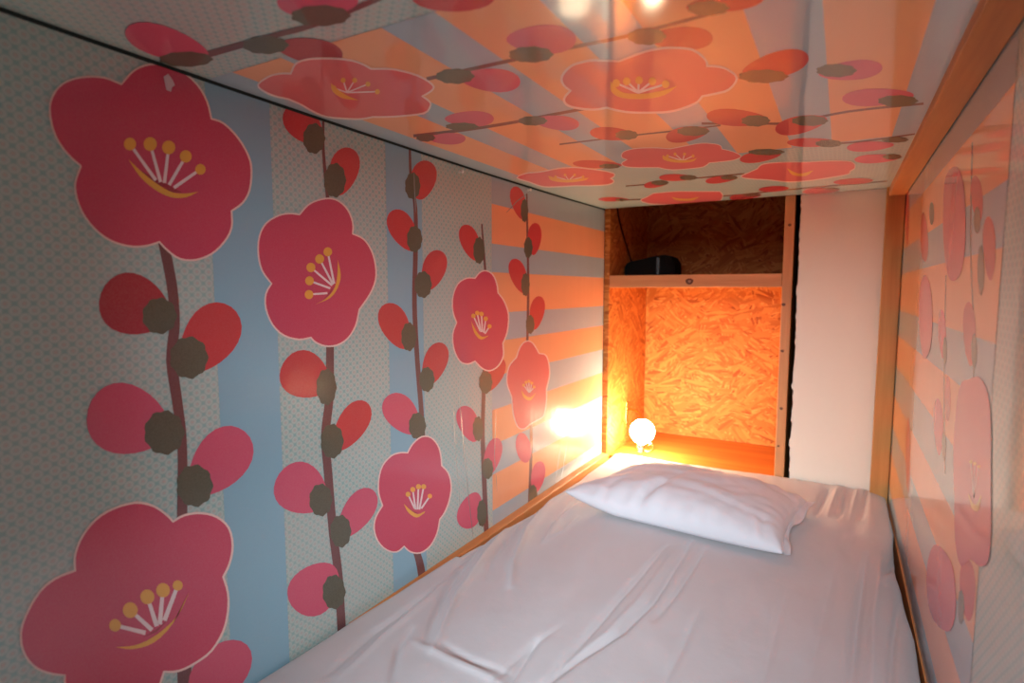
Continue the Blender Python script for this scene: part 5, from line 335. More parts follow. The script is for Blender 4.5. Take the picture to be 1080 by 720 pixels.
# ------------------------------------------------------------------ materials
def lin(c):
    return tuple(((v/255)/12.92 if v/255 <= .04045 else ((v/255+.055)/1.055)**2.4) for v in c)
MATS = {}
class NT:
    def __init__(s, name):
        s.m = bpy.data.materials.new(name); s.m.use_nodes = True
        s.t = s.m.node_tree; s.t.nodes.clear()
        s.out = s.n('ShaderNodeOutputMaterial')
    def n(s, kind, **kw):
        nd = s.t.nodes.new(kind)
        for k, v in kw.items(): setattr(nd, k, v)
        return nd
    def l(s, a, b): s.t.links.new(a, b)
    def math(s, op, a, b=None, clamp=False):
        nd = s.n('ShaderNodeMath', operation=op); nd.use_clamp = clamp
        for i, v in enumerate((a, b)):
            if v is None: continue
            if isinstance(v, (int, float)): nd.inputs[i].default_value = v
            else: s.l(v, nd.inputs[i])
        return nd.outputs[0]
    def mix(s, f, a, b):
        nd = s.n('ShaderNodeMix', data_type='RGBA')
        for k, v in ((0, f), (6, a), (7, b)):
            if isinstance(v, (int, float)): nd.inputs[k].default_value = v
            elif isinstance(v, tuple): nd.inputs[k].default_value = (*v, 1)
            else: s.l(v, nd.inputs[k])
        return nd.outputs[2]
    def ramp(s, f, *stops):
        nd = s.n('ShaderNodeValToRGB'); s.l(f, nd.inputs[0])
        e = nd.color_ramp.elements
        while len(e) < len(stops): e.new(.5)
        for i, (p, c) in enumerate(stops):
            e[i].position = p; e[i].color = (*(c if isinstance(c, tuple) else (c, c, c)), 1)
        return nd.outputs[0]
    def pos(s): return s.n('ShaderNodeTexCoord').outputs['Object']
    def mapped(s, v, scale=(1, 1, 1), rot=(0, 0, 0)):
        nd = s.n('ShaderNodeMapping'); nd.inputs['Scale'].default_value = scale; nd.inputs['Rotation'].default_value = rot
        s.l(v, nd.inputs[0]); return nd.outputs[0]
    def noise(s, v, scale, detail=3, rough=.5):
        nd = s.n('ShaderNodeTexNoise'); s.l(v, nd.inputs['Vector'])
        nd.inputs['Scale'].default_value = scale; nd.inputs['Detail'].default_value = detail; nd.inputs['Roughness'].default_value = rough
        return nd.outputs
    def bump(s, h, dist, strength=1.0):
        nd = s.n('ShaderNodeBump'); nd.inputs['Distance'].default_value = dist; nd.inputs['Strength'].default_value = strength
        s.l(h, nd.inputs['Height']); return nd.outputs[0]
    def bsdf(s, color, rough=.6, spec=.3, coat=0, crough=.05, normal=None, cnormal=None, cior=1.5, metal=0, sheen=0):
        b = s.n('ShaderNodeBsdfPrincipled')
        for k, v in (('Base Color', color), ('Roughness', rough)):
            if isinstance(v, tuple): b.inputs[k].default_value = (*v, 1)
            elif isinstance(v, (int, float)): b.inputs[k].default_value = v
            else: s.l(v, b.inputs[k])
        b.inputs['Specular IOR Level'].default_value = spec
        b.inputs['Coat Weight'].default_value = coat; b.inputs['Coat IOR'].default_value = cior; b.inputs['Coat Roughness'].default_value = crough
        b.inputs['Metallic'].default_value = metal; b.inputs['Sheen Weight'].default_value = sheen
        if normal is not None: s.l(normal, b.inputs['Normal'])
        if cnormal is not None: s.l(cnormal, b.inputs['Coat Normal'])
        s.l(b.outputs[0], s.out.inputs[0]); return b

# film = the clear glossy laminate over the printed paper; each panel has its own smoothness and ripple
FILM = {'L': dict(crough=.15, amp=.0030, sc=(1, 11, 1.6)),
        'C': dict(crough=.06, amp=.0012, sc=(5, 5, 1)),
        'R': dict(crough=.07, amp=.0010, sc=(1, 5, 2))}
def film_normal(t, s):
    f = FILM[s]
    n = t.noise(t.mapped(t.pos(), f['sc']), 1.0, 2, .45)[0]
    return t.bump(n, f['amp'])
def print_mat(s, key, rgb):
    t = NT('printed_%s_%s' % (key, s))
    v = t.pos()
    w = t.noise(v, 700, 1)[0]
    c = t.mix(t.math('MULTIPLY', w, .10), lin(rgb), (.75, .7, .65))
    t.bsdf(c, .6, .15, 1.0, FILM[s]['crough'], cnormal=film_normal(t, s), cior=1.6 if s == 'R' else 1.5)
    return t.m
def lace_mat(s):
    # pale repeat of small fans on a grey green ground
    t = NT('printed_lace_%s' % s)
    v = t.pos()
    sep = t.n('ShaderNodeSeparateXYZ'); t.l(v, sep.inputs[0])
    a, b = (sep.outputs[0], sep.outputs[1]) if s == 'C' else (sep.outputs[1], sep.outputs[2])
    cmb = t.n('ShaderNodeCombineXYZ')
    t.l(t.math('ADD', t.math('MULTIPLY', a, 60), t.math('MULTIPLY', b, 64)), cmb.inputs[0])
    t.l(t.math('SUBTRACT', t.math('MULTIPLY', a, 60), t.math('MULTIPLY', b, 64)), cmb.inputs[1])
    vo = t.n('ShaderNodeTexVoronoi', voronoi_dimensions='2D'); vo.inputs['Scale'].default_value = 1; vo.inputs['Randomness'].default_value = 0
    t.l(cmb.outputs[0], vo.inputs['Vector'])
    d = vo.outputs['Distance']
    col = t.ramp(d, (0, lin((196, 178, 170))), (.10, lin((190, 180, 173))), (.2, lin((172, 186, 182))), (.3, lin((190, 199, 194))), (.42, lin((180, 194, 189))), (.56, lin((150, 182, 180))))
    big = t.noise(v, 5, 2)[0]
    col = t.mix(t.ramp(big, (.4, 0.0), (.65, .25)), col, lin((192, 186, 180)))
    t.bsdf(col, .6, .15, 1.0, FILM[s]['crough'], cnormal=film_normal(t, s), cior=1.6 if s == 'R' else 1.5)
    return t.m
RGB = dict(blue=(136, 178, 198), grey=(160, 176, 188), orange=(238, 160, 114), stem=(112, 58, 60), calyx=(84, 80, 62),
           rim=(246, 206, 198), bloom=(206, 56, 92), bloom2=(222, 92, 98), deep=(165, 34, 58), filament=(244, 218, 220), yellow=(240, 168, 62),
           bud_dark=(172, 32, 52), bud_red=(204, 44, 54), bud_pink=(212, 76, 108), scuff=(226, 190, 200))

def crease_mat():
    t = NT('clear_film_crease')
    tr = t.n('ShaderNodeBsdfTransparent'); gl = t.n('ShaderNodeBsdfGlossy'); gl.inputs['Roughness'].default_value = .3
    mx = t.n('ShaderNodeMixShader'); mx.inputs[0].default_value = .3
    t.l(tr.outputs[0], mx.inputs[1]); t.l(gl.outputs[0], mx.inputs[2]); t.l(mx.outputs[0], t.out.inputs[0])
    return t.m
def wood_mat(name, rgb, rgb2, axis=2, scale=1.0, rough=.5, knots=False):
    t = NT(name); v = t.pos()
    sc = [28, 28, 28]; sc[axis] = 1.6
    n = t.noise(t.mapped(v, tuple(x*scale for x in sc)), 1.0, 5, .6)[0]
    c = t.mix(t.ramp(n, (.35, 0.0), (.68, 1.0)), lin(rgb), lin(rgb2))
    t.bsdf(c, rough, .3, normal=t.bump(n, .0006))
    return t.m
def osb_mat(name, axis=(0, 1, 0), swap=False):
    # pressed strands: patches of differing grain direction, each filled with long flakes
    t = NT(name); v = t.pos()
    if swap: v = t.mapped(v, (1, 1, 1), (0, 0, math.pi/2))
    warp = t.noise(v, 14, 3)[1]
    add = t.n('ShaderNodeMix', data_type='VECTOR'); add.inputs[0].default_value = .07
    t.l(v, add.inputs[4]); t.l(warp, add.inputs[5])
    def strands(scale, along, across, spread, seed):
        vo = t.n('ShaderNodeTexVoronoi'); vo.inputs['Scale'].default_value = scale
        mv = t.n('ShaderNodeMapping'); mv.inputs['Location'].default_value = (seed, seed*.7, seed*1.3)
        t.l(add.outputs[1], mv.inputs[0]); t.l(mv.outputs[0], vo.inputs['Vector'])
        hue = t.n('ShaderNodeSeparateColor'); t.l(vo.outputs['Color'], hue.inputs[0])
        rot = t.n('ShaderNodeVectorRotate', rotation_type='AXIS_ANGLE'); rot.inputs['Axis'].default_value = axis
        t.l(v, rot.inputs['Vector']); t.l(t.math('MULTIPLY', t.math('SUBTRACT', hue.outputs[0], .5), spread), rot.inputs['Angle'])
        vs = t.n('ShaderNodeTexVoronoi'); vs.inputs['Scale'].default_value = 1
        t.l(t.mapped(rot.outputs[0], (along, 20, across)), vs.inputs['Vector'])
        sc = t.n('ShaderNodeSeparateColor'); t.l(vs.outputs['Color'], sc.inputs[0])
        return sc.outputs[0], sc.outputs[1], rot.outputs[0]
    a1, a2, r1 = strands(9, 17, 95, 2.0, 0)
    b1, b2, r2 = strands(16, 30, 170, 2.8, 5.3)
    grain = t.noise(t.mapped(r1, (30, 90, 400)), 1.0, 3, .6)[0]
    c1 = t.ramp(a1, (0, lin((150, 74, 28))), (.10, lin((172, 98, 40))), (.5, lin((192, 114, 50))), (1, lin((218, 146, 72))))
    c2 = t.ramp(b1, (0, lin((128, 62, 24))), (.10, lin((178, 94, 38))), (.6, lin((200, 122, 54))), (1, lin((224, 154, 84))))
    c = t.mix(t.ramp(a2, (.45, 0.0), (.55, 1.0)), c1, c2)
    c = t.mix(t.math('MULTIPLY', grain, .35), c, lin((160, 82, 32)))
    t.bsdf(c, .6, .25, normal=t.bump(t.math('ADD', a1, t.math('MULTIPLY', grain, .3)), .0008))
    return t.m
def plain(name, rgb, rough=.5, spec=.3, metal=0, nscale=60, var=.12, bump=.0004):
    t = NT(name); v = t.pos()
    n = t.noise(v, nscale, 4)[0]
    c = t.mix(t.math('MULTIPLY', n, var*2), lin(rgb), lin(tuple(x*.7 for x in rgb)))
    t.bsdf(c, rough, spec, metal=metal, normal=t.bump(n, bump))
    return t.m
def cloth_mat(name, rgb, bump=.0005):
    t = NT(name); v = t.pos()
    n = t.noise(v, 9, 4, .55)[0]
    wv = t.noise(t.mapped(v, (900, 900, 900)), 1, 1)[0]
    c = t.mix(t.math('MULTIPLY', n, .1), lin(rgb), lin((200, 194, 197)))
    h = t.math('ADD', t.noise(v, 26, 4, .55)[0], t.math('MULTIPLY', wv, .06))
    t.bsdf(c, .85, .15, sheen=.15, normal=t.bump(h, bump*12))
    return t.m
def emit_mat(name, rgb, strength):
    t = NT(name); e = t.n('ShaderNodeEmission')
    e.inputs[0].default_value = (*rgb, 1); e.inputs[1].default_value = strength
    t.l(e.outputs[0], t.out.inputs[0]); return t.m

M = dict(
    pine_x=wood_mat('pine_along_x', (222, 160, 108), (196, 128, 80), 0),
    pine_y=wood_mat('pine_along_y', (214, 140, 84), (184, 106, 58), 1),
    pine_rail=wood_mat('pine_rail', (186, 116, 64), (158, 88, 46), 1),  # darker copy of pine_y, which keeps the bulb-lit tone for the bed rail
    pine_z=wood_mat('pine_along_z', (222, 160, 108), (198, 130, 82), 2),
    pine_post=wood_mat('pine_post', (206, 150, 88), (178, 120, 66), 2),
    birch=wood_mat('birch_plywood', (206, 138, 66), (182, 110, 48), 2, .8),
    ply=wood_mat('plywood_floor', (204, 124, 52), (180, 98, 38), 0, .7),
    osb=osb_mat('oriented_strand_board'),
    osb_side=osb_mat('oriented_strand_board_side', swap=True),
    knot=plain('wood_knot', (96, 50, 28), .5),
    knot_core=plain('wood_knot_core', (150, 110, 90), .5),
    seam=plain('seam_shadow_gap', (52, 58, 56), .9, .05),
    dark=plain('dark_void', (26, 18, 14), .9, .05),  # near-black colour stands in for the shade of unlit gaps
    white=plain('white_paint', (246, 234, 218), .6, .25, nscale=14, var=.03, bump=.0015),
    black=plain('black_plastic', (13, 12, 12), .7, .15),
    black2=plain('black_plastic_glossy', (24, 24, 27), .25, .5),
    chrome=plain('chrome', (226, 222, 214), .16, .5, 1.0, var=.02, bump=.0001),
    brass=plain('aged_brass', (200, 150, 84), .3, .5, 1.0, var=.1, bump=.0001),
    sheet=cloth_mat('white_cotton_sheet', (185, 175, 177), .00008),
    pillow=cloth_mat('white_cotton_pillowcase', (198, 190, 195), .00012),
    foam=plain('mattress_ticking', (190, 186, 180), .9, .1),
    pin=plain('white_pin_plastic', (244, 240, 236), .3, .5),
    bulb=emit_mat('glowing_bulb', (1.0, .77, .48), 220),
)

# ------------------------------------------------------------------ helpers
def finish(bm, name, mats, parent=None, smooth=False, fix=True):
    if fix: bmesh.ops.recalc_face_normals(bm, faces=bm.faces[:])
    me = bpy.data.meshes.new(name); bm.to_mesh(me); bm.free()
    for m in (mats if isinstance(mats, (list, tuple)) else [mats]): me.materials.append(m)
    o = bpy.data.objects.new(name, me); C.objects.link(o)
    if parent is not None:
        o.parent = parent; o.matrix_parent_inverse = Matrix.Translation(-parent.location)
    if smooth:
        for p in me.polygons: p.use_smooth = True
    return o
def box(bm, x0, x1, y0, y1, z0, z1, mi=0, bev=0.0):
    vs = [bm.verts.new((x, y, z+H)) for x in (x0, x1) for y in (y0, y1) for z in (z0, z1)]
    fs = []
    for q in ((0, 1, 3, 2), (4, 6, 7, 5), (0, 4, 5, 1), (2, 3, 7, 6), (0, 2, 6, 4), (1, 5, 7, 3)):
        f = bm.faces.new([vs[i] for i in q]); f.material_index = mi; fs.append(f)
    if bev:
        es = list({e for f in fs for e in f.edges})
        r = bmesh.ops.bevel(bm, geom=es, offset=bev, segments=2, affect='EDGES', profile=.5)
        for f in r['faces']: f.material_index = mi
    return fs
def boxobj(name, mats, parent, *a, bev=.0015):
    bm = bmesh.new(); box(bm, *a, bev=bev); return finish(bm, name, mats, parent)
def tube(bm, pts, r, n=10, mi=0, closed_ends=True):
    P = [Vector(p)+Vector((0, 0, H)) for p in pts]; R = r if isinstance(r, (list, tuple)) else [r]*len(P)
    rings = []; up = Vector((0.13, .27, .95)).normalized()
    for i, p in enumerate(P):
        d = (P[min(i+1, len(P)-1)]-P[max(i-1, 0)]).normalized()
        a = d.cross(up); a = a.normalized() if a.length > 1e-4 else Vector((1, 0, 0)); b = d.cross(a).normalized()
        rings.append([bm.verts.new(p+a*math.cos(2*math.pi*k/n)*R[i]+b*math.sin(2*math.pi*k/n)*R[i]) for k in range(n)])
    for i in range(len(rings)-1):
        for k in range(n):
            f = bm.faces.new((rings[i][k], rings[i][(k+1) % n], rings[i+1][(k+1) % n], rings[i+1][k])); f.material_index = mi
    if closed_ends:
        for rg in (rings[0], rings[-1]):
            f = bm.faces.new(rg); f.material_index = mi
def lathe(bm, c, prof, n=28, axis='z', mi=0):
    # prof: (radius, offset along the axis)
    rings = []
    for r, h in prof:
        ring = []
        for k in range(n):
            a = 2*math.pi*k/n; u, w = r*math.cos(a), r*math.sin(a)
            p = {'z': (u, w, h), 'x': (h, u, w), 'y': (u, h, w)}[axis]
            ring.append(bm.verts.new((c[0]+p[0], c[1]+p[1], c[2]+p[2]+H)))
        rings.append(ring)
    for i in range(len(rings)-1):
        for k in range(n):
            f = bm.faces.new((rings[i][k], rings[i][(k+1) % n], rings[i+1][(k+1) % n], rings[i+1][k])); f.material_index = mi
    for rg in (rings[0], rings[-1]):
        f = bm.faces.new(rg); f.material_index = mi
def spline(pts, m=8):
    P = [Vector(p) for p in pts]; out = []
    for i in range(len(P)-1):
        p0, p1, p2, p3 = P[max(i-1, 0)], P[i], P[i+1], P[min(i+2, len(P)-1)]
        for s in range(m):
            t = s/m
            out.append(.5*((2*p1)+(-p0+p2)*t+(2*p0-5*p1+4*p2-p3)*t*t+(-p0+3*p1-3*p2+p3)*t**3))
    out.append(P[-1]); return out
def thing(name, label, cat, loc, group=None):
    o = bpy.data.objects.new(name, None); C.objects.link(o)
    o.location = (loc[0], loc[1], loc[2]+H); o.empty_display_size = .05
    o['label'] = label; o['category'] = cat
    if group: o['group'] = group
    return o
def tag(o, label, cat, group=None):
    o['label'] = label; o['category'] = cat
    if group: o['group'] = group
    return o
def struct(o, label, cat):
    o['kind'] = 'structure'; o['label'] = label; o['category'] = cat
    return o

# ------------------------------------------------------------------ papered panels
def ceil_z(y):
    t = y-1.0
    return .292-.0105*max(0.0, 1-t*t)
def panel(side, name):
    bm = bmesh.new()
    mats = [lace_mat(side)]; idx = {}
    for k in RGB:
        idx[k] = len(mats); mats.append(print_mat(side, k, RGB[k]))
    core = len(mats); mats.append(M['birch'])
    def place(a, b, off):
        if side == 'L': return (XL+off, a, b+H)
        if side == 'R': return (XR-off, a, b+H)
        return (a, b, -off)                      # ceiling: sag is added afterwards
    want = {'L': Vector((1, 0, 0)), 'R': Vector((-1, 0, 0)), 'C': Vector((0, 0, -1))}[side]
    def face(pts, off, mi):
        vs = [bm.verts.new(place(a, b, off)) for a, b in pts]
        f = bm.faces.new(vs); f.material_index = mi; f.normal_update()
        if f.normal.dot(want) < 0: f.normal_flip()
        return f
    # board: room face plus thickness
    a0, a1, b0, b1 = {'L': (-.25, 2.0, -.72, .288), 'R': (-.25, 1.996, -.72, .284), 'C': (XL+.002, .108, -.25, 2.0)}[side]
    th = .018
    face([(a0, b0), (a1, b0), (a1, b1), (a0, b1)], 0, 0)
    q = [place(a, b, 0) for a, b in ((a0, b0), (a1, b0), (a1, b1), (a0, b1))]
    r = [place(a, b, -th) for a, b in ((a0, b0), (a1, b0), (a1, b1), (a0, b1))]
    cen = sum((Vector(x) for x in q+r), Vector())/8
    def raw(pts):
        f = bm.faces.new([bm.verts.new(p) for p in pts]); f.material_index = core; f.normal_update()
        if f.normal.dot(f.calc_center_median()-cen) < 0: f.normal_flip()
    raw(r)
    for i in range(4): raw([q[i], q[(i+1) % 4], r[(i+1) % 4], r[i]])
    for mat, layer, c in sorted(PRINT[side], key=lambda e: e[1]):
        pts = [(c[i]/1e4, c[i+1]/1e4) for i in range(0, len(c), 2)]
        try: face(pts, .0002+layer*.00008, idx[mat])
        except ValueError: pass
    if side == 'L':                              # narrow wrinkles standing up in the clear film
        mi = len(mats); mats.append(crease_mat())
        for q in PRINT['creases']:
            pts = [Vector((q[i], q[i+1])) for i in range(1, len(q), 2)]; wd = q[0]
            rows = []
            for i, c in enumerate(pts):
                d = (pts[min(i+1, len(pts)-1)]-pts[max(i-1, 0)]).normalized(); nn = Vector((-d.y, d.x))
                k = math.sin(math.pi*(i+.001)/(len(pts)-.998))**.5
                rows.append([bm.verts.new((XL+.0011+.35*wd*k*math.cos(a), *( (c+nn*wd*.5*k*math.sin(a)).to_tuple()[:1]), (c+nn*wd*.5*k*math.sin(a)).y+H)) for a in [math.pi*(j/6-.5) for j in range(7)]])
            for ra, rb in zip(rows, rows[1:]):
                for j in range(6):
                    f = bm.faces.new((ra[j], ra[j+1], rb[j+1], rb[j])); f.material_index = mi; f.smooth = True; f.normal_update()
                    if f.normal.x < 0: f.normal_flip()
    if side == 'C':
        y = .05
        while y < 1.96:
            bmesh.ops.bisect_plane(bm, geom=bm.verts[:]+bm.edges[:]+bm.faces[:], plane_co=(0, y, 0), plane_no=(0, 1, 0), dist=1e-6)
            y += .08
        for v in bm.verts: v.co.z += ceil_z(v.co.y)+H
    o = finish(bm, name, mats, None, side == 'C', fix=False)
    if side == 'C':
        for p in o.data.polygons: p.use_smooth = p.material_index != core
    return o
struct(panel('L', 'wall_left'), 'left wall papered with large pink plum blossoms and budding branches', 'wall')
struct(panel('C', 'ceiling'), 'low glossy ceiling papered with plum blossoms over orange and grey stripes', 'ceiling')
struct(panel('R', 'wall_right'), 'right wall of glossy flowered paper seen at a grazing angle', 'wall')

# dark strip whose colour stands for the shadow gap between left wall and ceiling
bm = bmesh.new(); rows = []
for i in range(46):
    y = -.25+2.25*i/45; zc = ceil_z(y)
    rows.append([bm.verts.new((x, y, z+H)) for x, z in ((XL-.001, zc-.0045), (XL+.0016, zc-.0045), (XL+.0016, zc-.0002), (XL-.001, zc-.0002))])
for a, b in zip(rows, rows[1:]):
    for k in range(4): bm.faces.new((a[k], a[(k+1) % 4], b[(k+1) % 4], b[k]))
bm.faces.new(rows[0]); bm.faces.new(rows[-1])
struct(finish(bm, 'trim_1', M['seam']), 'thin dark strip standing for the shadow gap between left wall and ceiling', 'trim')
# far wall: white plaster board with a broken left edge, dark cavity behind it
random.seed(4)
bm = bmesh.new()
zs = [-.74+i*.008 for i in range(int((.50+.74)/.008)+1)]
edge = []
for z in zs:
    e = -.1205+.0035*noise.noise(Vector((z*9, 3, 0)))+.0025*noise.noise(Vector((z*55, 7, 0)))
    if noise.noise(Vector((z*30, 1.7, 0))) > .25: e -= .003
    edge.append(e)
rows = []
for z, e in zip(zs, edge):
    rows.append([bm.verts.new((x, y, z+H)) for x, y in ((e, 2.001), (.16, 2.001), (.16, 2.02), (e, 2.02))])
for a, b in zip(rows, rows[1:]):
    for k in range(4): bm.faces.new((a[k], a[(k+1) % 4], b[(k+1) % 4], b[k]))
bm.faces.new(rows[0]); bm.faces.new(rows[-1])
struct(finish(bm, 'wall_back', M['white']), 'white painted board with a ragged left edge at the head of the bunk', 'wall')
bm = bmesh.new(); box(bm, XL-.02, .18, 2.50, 2.52, -.76, .52); box(bm, .161, .18, 2.02, 2.4995, -.76, .52); box(bm, XL-.02, .1605, 2.021, 2.4995, .5005, .52); box(bm, XL-.02, .1605, 2.021, 2.4995, -.76, -.741); box(bm, -.134, -.128, 2.2, 2.4995, -.7405, .50); box(bm, XL-.02, XL-.0005, 2.021, 2.4995, -.7405, .50); struct(finish(bm, 'cavity_light_block', M['dark']), 'added dark shell keeping light out of the cavity behind the white board', 'wall')  # dark shell added around the cavity so no light leaks into the gap
# timber lining where the right wall meets ceiling and far wall
bm = bmesh.new(); box(bm, .104, .1435, -.25, 1.972, .266, .300, bev=.0015)
struct(finish(bm, 'trim_2', M['pine_rail']), 'pine rail along the top of the right wall', 'trim')
bm = bmesh.new(); box(bm, .0985, .1435, 1.972, 2.0, -.72, .300, bev=.0015)
struct(finish(bm, 'trim_3', M['pine_post']), 'upright pine post in the far right corner', 'trim')
bm = bmesh.new(); box(bm, .1038, .166, -.25, 2.0, .3005, .304); struct(finish(bm, 'light_block_strip', M['dark']), 'added dark strip blocking light leaks above the pine rail', 'trim')  # added only to stop light leaking past the rail
bm = bmesh.new(); box(bm, XL-.018, -.33, -.275, -.2505, -.75, .31); box(bm, -.33, .165, -.275, -.2505, -.75, -.38); struct(finish(bm, 'daylight_block_front', M['birch']), 'added unseen panel and low board shading the foot of the bunk', 'wall')  # added out of view to cut and shape the incoming daylight
bm = bmesh.new(); box(bm, XL-.02, .18, 1.98, 2.0, .3115, .52); struct(finish(bm, 'light_block_board', M['dark']), 'added unseen board blocking light above the ceiling', 'trim')  # added out of view to keep light out of the upper compartment
# bunk platform
bm = bmesh.new(); box(bm, XL-.018, .165, -.25, 2.0, -.75, -.72); struct(finish(bm, 'floor', M['birch']), 'plywood bunk platform under the mattress', 'floor')

# ------------------------------------------------------------------ bedding
def dist_poly(p, q):
    best = 9; run = 0.0; at = 0.0
    for i in range(0, len(q)-2, 2):
        ax, ay, bx, by = q[i:i+4]
        dx, dy = bx-ax, by-ay; L = dx*dx+dy*dy
        t = max(0, min(1, ((p[0]-ax)*dx+(p[1]-ay)*dy)/L)) if L else 0
        d = math.hypot(p[0]-ax-dx*t, p[1]-ay-dy*t)
        if d < best: best = d; at = run+t*math.sqrt(L)
        run += math.sqrt(L)
    return best, math.sin(math.pi*min(1, max(0, at/run*.94+.03)))**.7
# bounding boxes speed the crease lookup
FB = []
for a, w, q in FOLDS:
    xs, ys = q[0::2], q[1::2]; k = .003*w
    FB.append((a/1000, w/1000, q, min(xs)-k, max(xs)+k, min(ys)-k, max(ys)+k))
def lerp_tab(tab, y):
    for (a, u), (b, v) in zip(tab, tab[1:]):
        if y <= b: return u+(v-u)*max(0, (y-a)/(b-a))
    return tab[-1][1]
LEFT = [(-.1, -.752), (.55, -.752), (.9, -.738), (1.3, -.712), (1.52, -.700), (2.0, -.705)]
RIGHT = [(-.1, .136), (1.0, .134), (1.2, .139), (1.45, .128), (1.62, .136), (1.75, .142), (2.0, .142)]
def sheet_z(x, y):
    z = 0
    for a, w, q, x0, x1, y0, y1 in FB:
        if x0 < x < x1 and y0 < y < y1:
            d, k = dist_poly((x, y), q); z += a*k*(.55*math.exp(-(d/w*1.5)**2)+.6*math.exp(-(d/w*3.0)**2))
    z += .004*noise.noise(Vector((x*3.2, y*2.2, 1.3)))
    z += .0022*noise.noise(Vector((x*11+y*3, y*4-x*4, 5.1)))
    fx = max(0, (x-(-.1))/.24)
    z += .0030*max(0, min(1, fx))*math.sin(x*88+noise.noise(Vector((x*2, y*2.0, 9)))*2.4)
    z += .0012*noise.noise(Vector((x*34+y*9, y*9-x*12, 2.1)))
    return z
NX, NY = 280, 400
def sheet_grid():
    bm = bmesh.new(); rows = []
    for j in range(NY+1):
        y = -.1+(1.992+.1)*j/NY
        xl, xr = lerp_tab(LEFT, y), lerp_tab(RIGHT, y)
        xl += .004*noise.noise(Vector((0, y*6, 2))); xr = min(.141, xr+.004*noise.noise(Vector((0, y*9, 4))))
        row = []
        for i in range(-5, NX+6):
            t = min(1, max(0, i/NX)); x = xl+(xr-xl)*t
            z = -.598+sheet_z(x, y)
            dl, dr = x-xl, xr-x
            lr = .012 if xl < -.73 else .03
            if dl < lr: z -= (lr*.45 if xl > -.73 else .002)*(1-math.sqrt(max(0, 1-(1-dl/lr)**2)))
            if dr < .03: z -= .022*(1-math.sqrt(max(0, 1-(1-dr/.03)**2)))
            z = max(z, -.6125) if dr > .02 and dl > .02 else z
            if i < 0: z -= (.008 if xl < -.73 else .02)*(-i)/(1 if xl > -.73 else 5)
            if i > NX: z -= .018*(i-NX)
            row.append(bm.verts.new((x, y, z+H)))
        rows.append(row)
    for a, b in zip(rows, rows[1:]):
        for k in range(len(a)-1): bm.faces.new((a[k], a[k+1], b[k+1], b[k]))
    # foot end hangs down
    last = rows[0]
    for d in (.03, .06, .09):
        new = [bm.verts.new((v.co.x, -.104, max(H-.712, min(v.co.z, H-.60)-.035))) for v in last]
        for k in range(len(new)-1): bm.faces.new((last[k], new[k], new[k+1], last[k+1]))
        last = new
    return bm
tag(finish(sheet_grid(), 'bed_sheet', M['sheet'], None, True), 'rumpled white cotton sheet spread over the whole mattress', 'bed sheet')
bm = bmesh.new(); box(bm, -.695, .118, -.085, 1.985, -.719, -.6135, bev=.012)
tag(finish(bm, 'mattress', M['foam'], None, True), 'thin mattress lying under the white sheet', 'mattress')
bm = bmesh.new(); rows = []
for i in range(53):
    y = .72+(1.996-.72)*i/52; x1 = min(-.731, lerp_tab(LEFT, y)-.0062)
    rows.append([bm.verts.new((x, y, z+H)) for x, z in ((XL+.0012, -.719), (x1, -.719), (x1, -.608), (x1-.0012, -.606), (XL+.0012, -.606))])
for a, b in zip(rows, rows[1:]):
    for k in range(5): bm.faces.new((a[k], a[(k+1) % 5], b[(k+1) % 5], b[k]))
bm.faces.new(rows[0]); bm.faces.new(rows[-1])
tag(finish(bm, 'bed_rail', M['pine_y']), 'narrow pine rail along the foot of the flowered left wall', 'bed rail')
bm = bmesh.new(); box(bm, .1425, .1446, .2, 1.96, -.719, -.622)
tag(finish(bm, 'side_batten', M['pine_y']), 'thin pine batten in the gap beside the right wall', 'batten')

# pillow
PC = Vector((-.342, 1.55, -.598)); PA = math.radians(-5.0)
PW, PD, PH = .545, .37, .090
def pillow_pt(u, v, s, H_=PH, grow=0.0):
    # u along the long side, v front (-1) to back (+1), s = +1 top / -1 bottom
    bx = 1-.055*(1-v*v)+.0*u; by = 1-.07*(1-u*u)
    x = u*PW/2*bx+.075*max(0, -u)**1.5*(v+1)/2; y = v*PD/2*by
    e = max(0, (1-abs(u)**2.6))**.42*max(0, (1-abs(v)**2.8))**.46
    h = H_*e
    # fuller on the left and at the back, pressed flat towards the front right
    h *= 1+.06*math.exp(-(u/.6)**2)+.03*u
    n1 = noise.noise(Vector((u*2.6+3, v*2.6, 2)))*.007*min(1, e*2)
    n2 = noise.noise(Vector((u*7, v*7+4, 8)))*.0035*min(1, e*3)
    # puckers running in from the seams
    pk = .0035*math.sin(u*34+noise.noise(Vector((u*3, v*2, 1)))*4)*max(0, abs(v)-.45)/.55*min(1, e*3)
    dent = -.016*math.exp(-((u+.28-(v+1)*.22)/.055)**2)*math.exp(-((v+.62)/.36)**2)
    crease = -.003*math.exp(-((v+.55+.25*(u-.3))/.06)**2)*max(0, min(1, (u+.2)*2))*(1 if u < .85 else 0)
    if s > 0: z = .022+h*.86+n1+n2+pk+dent+crease
    else: z = .022-min(.019, h*.4)
    # the seam line lies close to the sheet but lifts at the left corner
    lift = .058*max(0, -u-.5)*(.8-.2*v)
    z += lift*(1-e)
    ca, sa = math.cos(PA), math.sin(PA)
    return Vector((PC.x+x*ca-y*sa, PC.y+x*sa+y*ca, PC.z+max(z, .004)+.003+H))
root = thing('pillow', 'plump white pillow in a cotton pillowcase lying at the head of the bed', 'pillow', (PC.x, PC.y, PC.z))
bm = bmesh.new(); n = 72; m = 52; top = {}; bot = {}
def warp(t): return math.sin(t*math.pi/2)*.62+t*.38
